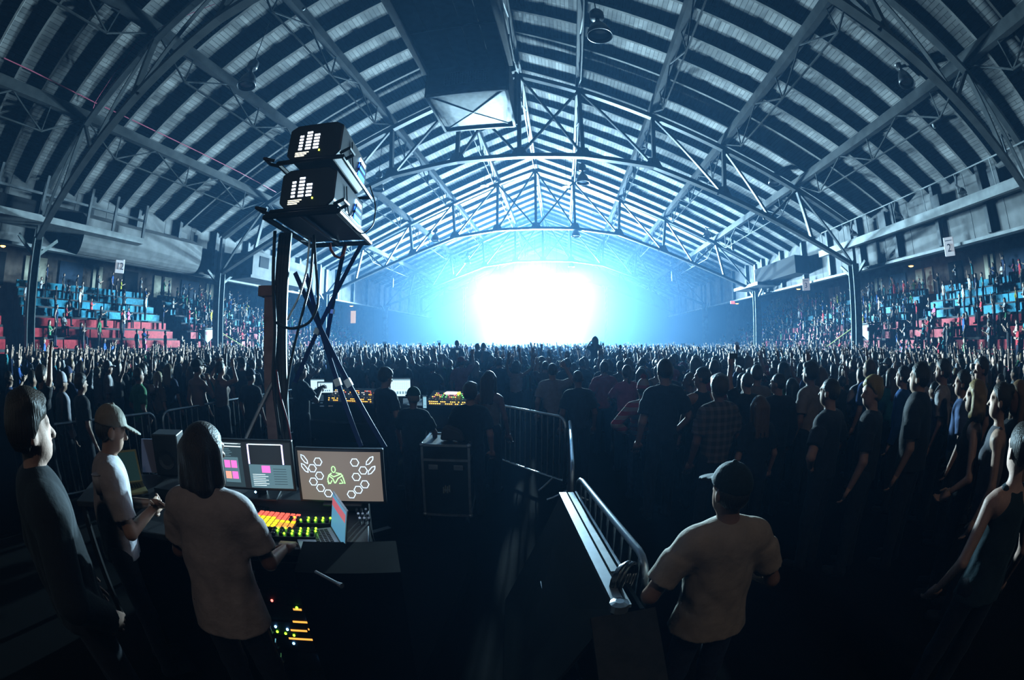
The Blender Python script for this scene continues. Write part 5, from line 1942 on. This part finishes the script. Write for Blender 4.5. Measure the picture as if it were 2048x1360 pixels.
person('man in checked short-sleeved shirt watching the stage', (1440, 745), 4.4, (.2, .2, .2), M_, hair='thick', top='baggy', top_m=plaid, R='down', L='down', heading=math.radians(98), hair_c=(.09, .06, .035))
person('man in black tank top left of the checked shirt', (1405, 733), 5.4, BLK, M_, hair='short', top='tank', yaw=.9)
person('man with pale short hair and glasses behind the checked shirt', (1380, 745), 6.2, (.05, .06, .065), M_, hair='short', hair_c=(.16, .12, .08), yaw=1.0)
person('man with shaved head and arm raised holding a camera', (1495, 745), 5.6, (.02, .025, .03), M_, hair='buzz', R='down', L='up', hair_c=(.1, .07, .05), heading=math.radians(100))
P = atD(1466, 712, 5.3)
o = obj('camera_device', MB().box(-.055, .055, -.015, .015, -.033, .033).lathe([(.02, 0), (.02, .02)], 10, (0, .015, 0), M=[[1, 0, 0], [0, 0, 1], [0, 1, 0]]), black, None, tuple(P), (0, 0, -.2))
tag(o, 'small camera held up over the right crowd', 'camera')
person('man in grey t-shirt with short dark hair in the right crowd', (1514, 728), 6.0, (.34, .36, .38), M_, hair='short')
person('man with shaved head in dark hoodie near the grey t-shirt', (1558, 746), 5.2, BLK, M_, hair='buzz', top='jacket', yaw=.5)
person('man in pale grey t-shirt, second rank at right', (1622, 720), 5.6, (.45, .44, .43), M_, hair='thick', heading=math.radians(115))
person('woman with long brown hair seen from behind in the right crowd', (1520, 790), 4.3, BLK, M_, sex='f', hair='long', hair_c=(.16, .09, .04))
person('man with cropped hair in black t-shirt, arm lit by the stage', (1663, 756), 4.0, (.02, .022, .03), M_, hair='buzz', top='tee', heading=math.radians(118), R='pocket', L='hip')
person('young man with blond quiff in black t-shirt, profile to the left', (1748, 748), 4.0, BLK, M_, hair='thick', hair_c=(.40, .30, .10), heading=math.radians(125), yaw=.8, skin_c=PALE)
person('large man in black t-shirt with dark hair right of the blond man', (1842, 722), 4.3, BLK, M_, hair='short', wide=1.25, heading=math.radians(115))
person('man in white t-shirt beside the large man in black', (1888, 716), 5.6, (.60, .60, .62), M_, hair='short', heading=math.radians(120))
person('man in blue hooded top at right, half hidden', (1808, 730), 5.8, (.03, .12, .35), M_, hair='short', top='long', heading=math.radians(120))
person('woman with blonde curls and yellow wristband at right', (1955, 757), 3.9, (.02, .02, .022), M_, sex='f', hair='curly', top='tank', hair_c=(.30, .20, .08), R='down', L='bent', heading=math.radians(125), skin_c=PALE, armL=((.34, -.02, 1.10), (.30, .14, .98)))
person('woman in grey tank top with hair up at the far right', (2005, 762), 3.6, (.16, .16, .18), M_, sex='f', hair='bun', top='tank', heading=math.radians(120), skin_c=PALE)
person('woman with long brown hair at the right border', (2040, 758), 3.9, BLK, M_, sex='f', hair='long', hair_c=(.2, .11, .05), heading=math.radians(150))
person('man in blue t-shirt with short hair at right', (1928, 738), 5.0, (.10, .16, .32), M_, hair='short', heading=math.radians(125))
person('man in black shirt facing left at the right, short dark hair', (1965, 712), 5.8, BLK, M_, hair='short', heading=math.radians(140))
# left-hand crowd
person('man in white t-shirt raising a phone in the left crowd', (285, 735), 8.2, (.62, .62, .66), M_, hair='short', R='phone', L='clap')
person('blonde long-haired woman in pale top beside the phone raiser', (316, 742), 8.3, (.3, .27, .2), M_, sex='f', hair='long', hair_c=(.45, .36, .2))
person('bare-chested man in dark cap with arm bent at the left barrier', (393, 716), 7.6, BLK, M_, hair='cap', hat_c=(.012, .012, .014), top='none', R='chin', L='down')
person('man with curly fringe and dark shirt, lit profile, left crowd', (160, 744), 6.2, BLK, M_, hair='thick', skin_c=PALE)
person('person in pale hood facing right in the left crowd', (122, 742), 6.8, (.4, .4, .45), M_, hair='beanie', hat_c=(.5, .5, .56), top='jacket')
person('man in profile with arm straight up in the left crowd', (82, 728), 6.0, BLK, M_, hair='short', R='up', L='down', skin_c=PALE)
person('woman with bare shoulders at the left barrier', (440, 722), 7.8, (.2, .16, .14), M_, sex='f', hair='pony', top='tank', R='bent', L='bent')
person('person in dark cap seen from behind by the mast', (500, 735), 7.4, BLK, M_, hair='cap', hat_c=(.03, .04, .08))
# up on shoulders
for px, D, lab, kw in (((1190, 672), 13.0, 'woman sitting on shoulders, dark silhouette with hands at her face', dict(sex='f', hair='long', R='phone', L='phone')),
                       ((914, 680), 14.5, 'person sitting on shoulders left of the stage glow', dict(hair='short', R='down', L='clap')),
                       ((955, 686), 13.5, 'left one of two people raised above the crowd before the stage', dict(hair='short', R='clap', L='down')),
                       ((967, 685), 13.2, 'right one of two people raised above the crowd before the stage', dict(hair='short', R='pocket', L='pocket'))):
    P = atD(px[0], px[1], D)
    person(lab, px, D, (.04, .05, .06), .017, P[2] - 1.68, seated=True, **kw)
# ------------------------------------------------------------------ the crowd
VAR = [('m_down', dict(hair='short')), ('m_pocket', dict(hair='short', R='pocket', L='pocket')), ('m_cap', dict(hair='cap')), ('m_upR', dict(hair='short', R='up')),
       ('m_upboth', dict(hair='thick', R='up', L='upout')), ('f_down', dict(sex='f', hair='long')), ('f_upL', dict(sex='f', hair='long', L='up', top='tank')),
       ('f_upboth', dict(sex='f', hair='bob', R='upout', L='up', top='tank')), ('m_phone', dict(hair='short', R='phone', L='phone')), ('m_clap', dict(hair='thick', R='clap', L='clap')),
       ('f_clap', dict(sex='f', hair='pony', R='clap', L='clap')), ('m_folded', dict(hair='short', R='folded', L='folded')), ('m_buzz', dict(hair='buzz')),
       ('f_head', dict(sex='f', hair='long', R='head', L='head')), ('m_fist', dict(hair='cap', R='fist', L='down')), ('f_bun', dict(sex='f', hair='bun', top='tank')),
       ('m_fwd', dict(hair='buzz', R='fwdup', L='fwdup')), ('m_sit', dict(hair='short', R='folded', L='folded', seated=True)), ('f_sit', dict(sex='f', hair='long', R='clap', L='clap', seated=True)),
       ('m_long', dict(hair='thick', top='long', L='bent'))]
DESC = {'m_down': 'short-haired person', 'm_pocket': 'short-haired person with hands in pockets', 'm_cap': 'person in a cap', 'm_upR': 'person with the right arm raised', 'm_upboth': 'person with both arms raised',
        'f_down': 'long-haired person', 'f_upL': 'long-haired person with the left arm raised', 'f_upboth': 'bob-haired person with both arms raised', 'm_phone': 'person holding up a phone', 'm_clap': 'clapping person',
        'f_clap': 'clapping person with ponytail', 'm_folded': 'person with folded arms', 'm_buzz': 'crop-haired person', 'f_head': 'long-haired person with hands on head', 'm_fist': 'capped person with raised fist',
        'f_bun': 'person with hair in a bun', 'm_fwd': 'person reaching both arms forward', 'm_sit': 'seated person with folded arms', 'f_sit': 'seated long-haired person', 'm_long': 'thick-haired person with one bent arm'}
VM = {}
for k_, kw in VAR:
    f_ = Fig(**kw)
    VM[k_] = f_.crowd_mesh(k_, .021, CROWD_MATS).mesh('person_' + k_, CROWD_MATS, True)
PAL = [('black', (.012, .012, .014), 8), ('dark grey', (.04, .042, .045), 5), ('white', (.65, .65, .68), 5), ('grey', (.2, .21, .22), 3), ('blue', (.04, .12, .38), 2), ('red', (.5, .04, .05), 1.5), ('green', (.05, .22, .10), 1), ('yellow', (.65, .6, .06), .5), ('pink', (.65, .15, .3), .6), ('navy', (.015, .03, .08), 3), ('teal', (.04, .26, .30), .8)]
PW = np.array([p[2] for p in PAL], float)
PW /= PW.sum()
taken = [np.array(o.location[:2]) for o in bpy.data.objects if o.name.startswith('person') and o.parent is None]
# floor positions: staggered ranks with jitter
cand = []
y = 4.0
row = 0
while y < 55:
    x = -21.2 + (row % 2) * .35
    while x < 17.6:
        px, py = x + rng.uniform(-.2, .2), y + rng.uniform(-.16, .16)
        ok = True
        if -6.25 < px < .62 and py < 9.0:
            ok = False
        if math.hypot(px, py) < 5.6 or (px > 2 and py < 2.6):
            ok = False
        if -6.25 < px < -1.0 and py < 10:
            ok = False
        if ok and any(np.hypot(px - t_[0], py - t_[1]) < .5 for t_ in taken):
            ok = False
        if ok:
            cand.append((math.hypot(px, py), px, py))
        x += .74 if y < 20 else .95
    y += .68 if y < 20 else .95
    row += 1
# extra people at the sides, nearer than the first rank
for k in range(26):
    px, py = (rng.uniform(-17, -6.6), rng.uniform(.8, 4.0)) if k % 2 else (rng.uniform(4.5, 15), rng.uniform(1.4, 4.0))
    if all(np.hypot(px - c[1], py - c[2]) > .55 for c in cand) and all(np.hypot(px - t_[0], py - t_[1]) > .5 for t_ in taken) and math.hypot(px, py) > 4.9:
        cand.append((math.hypot(px, py), px, py))
cand.sort()
KEYS = [v[0] for v in VAR if 'sit' not in v[0]]
WNEAR = np.array([5, 4, 2.5, 1.2, .8, 4, 1, .7, 1, 1.2, 1, 2, 3, .5, .7, 1.5, .5, 1.5])
WFAR = np.array([4, 1, 1.5, 3, 3, 2.5, 2.2, 2.2, 1.2, 1.0, .8, .5, 2, .5, 1.8, 1, 1.5, 1])


WSTAND = np.array([5, 3, 2, .8, .6, 4, .6, .6, 1.5, 2.5, 1.5, 3, 2, .8, .5, 2, .5, 1.5])


def spawn(x, y, z, key, head, ht, where, ci):
    o = link('person', VM[key], None, (x, y, z), (0, 0, head - PI / 2))
    s = ht / 1.75
    o.scale = (s, s, s)
    cn, cc_, _ = PAL[ci]
    o.color = (*cc_, 1)
    tag(o, '%s, %s top, %s' % (DESC[key], cn, where), 'person', where)
    return o


N_FLOOR = 158
far = []
for i, (D, px, py) in enumerate(cand):
    head = math.atan2(STAGE[1] - py, STAGE[0] - px) + rng.normal(0, .22)
    ht = float(np.clip(rng.normal(1.73, .08), 1.55, 1.92))
    if -6.3 < px < 2.2 and py < 12:
        ht = min(ht, 1.78)
    ci = int(rng.choice(len(PAL), p=PW))
    if i < N_FLOOR:
        wv = WNEAR if D < 9 else WFAR
        key = KEYS[int(rng.choice(len(KEYS), p=wv / wv.sum()))]
        dep = 'near ranks' if D < 8 else ('middle ranks' if D < 10.5 else 'farther ranks')
        blk = 'in left floor crowd' if px < -6 else ('beyond the mixing desk' if px < 1 else 'in right floor crowd')
        spawn(px, py, 0, key, head, ht, blk + ', ' + dep, ci)
    else:
        far.append((px, py, 0.0, head, ht, ci, rng.random() < (.45 if abs(px + 3) < 7 else .24), False))
# stand crowd
stand = []
for s, side in ((-1, 'left'), (1, 'right')):
    for bi, (ya, yb) in enumerate(bays):
        for k in range(NROW):
            yy = ya + .3
            dens = (.25 if side == 'left' else .42) if bi <= 1 else .75
            while yy < yb - .2:
                if rng.random() < dens:
                    stand.append((CX + s * (row_u(k) + .26), yy + rng.uniform(-.12, .12), row_z(k), side, bi, k))
                yy += .62
# keep those that the picture shows
vis = []
for st_ in stand:
    x, y, z, side, bi, k = st_
    d = np.array([x, y, z + 1.2]) - CAM
    a = math.atan2(d @ _r, d @ _f)
    if abs(a) < math.radians(76):
        vis.append((np.linalg.norm(d), st_))
vis.sort(key=lambda q: q[0])
N_STAND = 100
PW2 = np.array([4, 3, 6, 3, 3, 3, 1.5, 1, 1.2, 2, 1.5])
PW2 /= PW2.sum()
for i, (D, (x, y, z, side, bi, k)) in enumerate(vis):
    head = math.atan2(STAGE[1] - y, STAGE[0] - x) + rng.normal(0, .3)
    ci = int(rng.choice(len(PAL), p=PW2))
    ht = float(np.clip(rng.normal(1.72, .08), 1.55, 1.9))
    if i < N_STAND:
        if rng.random() < .42:
            key = 'm_sit' if rng.random() < .5 else 'f_sit'
            spawn(CX + (1 if side == 'right' else -1) * (row_u(k) + .66), y, z - .36, key, (PI if side == 'right' else 0) + rng.normal(0, .3) + (-.8 if side == 'right' else .8), ht, 'on %s benches, %s stand' % ('red' if k < 5 else 'blue', side), ci)
        else:
            key = KEYS[int(rng.choice(len(KEYS), p=WSTAND / WSTAND.sum()))]
            spawn(x, y, z, key, head, ht, 'standing on %s rows, %s stand' % ('red' if k < 5 else 'blue', side), ci)
    else:
        far.append((x, y, z, head, ht, ci, rng.random() < .22, rng.random() < .5))

# everyone farther: one object of simple figures
def low_fig(kind):
    mb = MB()
    # torso
    prof = [(.0, .12, .09, .8), (0, .15, .1, .95), (0, .14, .095, 1.15), (0, .185, .11, 1.34), (0, .13, .08, 1.44), (0, .055, .055, 1.5)]
    n = 8
    V = []
    for (c, rx, ry, z) in prof:
        for j in range(n):
            a = 2 * PI * j / n
            V.append((rx * math.cos(a), ry * math.sin(a), z))
    F = [(i * n + j, i * n + (j + 1) % n, (i + 1) * n + (j + 1) % n, (i + 1) * n + j) for i in range(len(prof) - 1) for j in range(n)]
    mb.add(V, F, TOP)
    # head with hair on top and back
    n, rings = 8, 6
    V, F, M = [], [], []
    for i in range(rings + 1):
        t = PI * i / rings
        for j in range(n):
            a = 2 * PI * j / n
            V.append((.082 * math.sin(t) * math.cos(a), .1 * math.sin(t) * math.sin(a), 1.635 - .115 * math.cos(t)))
    for i in range(rings):
        for j in range(n):
            f = (i * n + j, i * n + (j + 1) % n, (i + 1) * n + (j + 1) % n, (i + 1) * n + j)
            mid = np.mean([V[q] for q in f], axis=0)
            mb_m = HAIR if (mid[2] > 1.665 or (mid[1] < .02 and mid[2] > 1.56)) else SKIN
            M.append(mb_m)
            F.append(f)
    b0 = mb.n
    mb.add(V, F)
    mb.m[-len(M):] = M
    for sx in (-1, 1):
        nm = {'down': ('down', 'down'), 'upR': ('up', 'down'), 'both': ('up', 'upout'), 'fist': ('down', 'fist'), 'clap': ('clap', 'clap'), 'sit': ('clap', 'down')}[kind][0 if sx > 0 else 1]
        e, w_ = ARM[nm]
        e, w_ = np.array(e) * (sx, 1, 1), np.array(w_) * (sx, 1, 1)
        S = np.array([sx * .175, 0, 1.38])
        mb.tube([S, S + (e - S) * .6], [.07, .062], 5, TOP)
        mb.tube([S + (e - S) * .5, e, w_], [.046, .042, .028], 5, SKIN)
        d = (w_ - e) / np.linalg.norm(w_ - e)
        mb.tube([w_, w_ + d * .05, w_ + d * .09], [.03, .045, .03], 4, SKIN)
        if nm in ('up', 'upout'):
            for q in (-.03, -.01, .01, .03):
                mb.tube([w_ + d * .08 + np.array([q, 0, 0]), w_ + d * .165 + np.array([q * 1.8, 0, 0])], [.01, .006], 3, SKIN)
    for sx in (-1, 1):
        if kind == 'sit':
            mb.tube([(sx * .09, 0, .88), (sx * .12, .42, .9), (sx * .12, .44, .45)], [.1, .075, .055], 5, BOT)
        else:
            mb.tube([(sx * .09, 0, .85), (sx * .11, 0, .05)], [.1, .06], 5, BOT)
    V = np.concatenate(mb.v)
    if kind == 'sit':
        V[:, 2] -= .40
    return V, mb.f, np.array(mb.m)


LF = {k: low_fig(k) for k in ('down', 'upR', 'both', 'fist', 'clap', 'sit')}
shirt_mats = [mat('far_shirt_' + n_.replace(' ', '_'), c, .85) for n_, c, _ in PAL]
fskin = [mat('far_skin_fair', (.6, .39, .29), .6), mat('far_skin_dark', (.34, .2, .14), .6)]
fhair = [mat('far_hair_black', (.015, .012, .01), .5), mat('far_hair_brown', (.05, .03, .02), .5), mat('far_hair_blond', (.22, .15, .07), .5)]
fpants = mat('far_trousers', (.015, .017, .025), .8)
FM = shirt_mats + fskin + fhair + [fpants]
nS = len(shirt_mats)
AV, AF, AM, off = [], [], [], 0
for (x, y, z, head, ht, ci, up, sit) in far:
    kd = 'sit' if sit else ['upR', 'both', 'both', 'fist'][int(rng.integers(4))] if up else ['down', 'down', 'clap'][int(rng.integers(3))]
    V, F, M = LF[kd]
    if sit:
        x += .40 if x > 0 else -.40
        head = (PI - .7 if x > 0 else .7) + rng.normal(0, .3)
    c, s_ = math.cos(head - PI / 2), math.sin(head - PI / 2)
    k = ht / 1.75
    fl = 1
    W = np.stack([(V[:, 0] * c - V[:, 1] * s_) * k + x, (V[:, 0] * s_ + V[:, 1] * c) * k + y, V[:, 2] * k + z], 1)
    AV.append(W)
    AF += [tuple(i + off for i in f) for f in F]
    lut = {SKIN: nS + (0 if rng.random() < .8 else 1), TOP: ci, BOT: nS + 5, HAIR: nS + 2 + int(rng.choice(3, p=(.5, .4, .1)))}
    AM.append(np.array([lut[int(q)] for q in M]))
    off += len(V)
me = bpy.data.meshes.new('crowd')
me.from_pydata(np.concatenate(AV).tolist(), [], AF)
for m_ in FM:
    me.materials.append(m_)
me.polygons.foreach_set('material_index', np.concatenate(AM).astype(int).tolist())
me.polygons.foreach_set('use_smooth', [True] * len(AF))
me.update()
tag(link('crowd', me), 'dense far crowd facing the stage and filling the stands', 'crowd', kind='stuff')
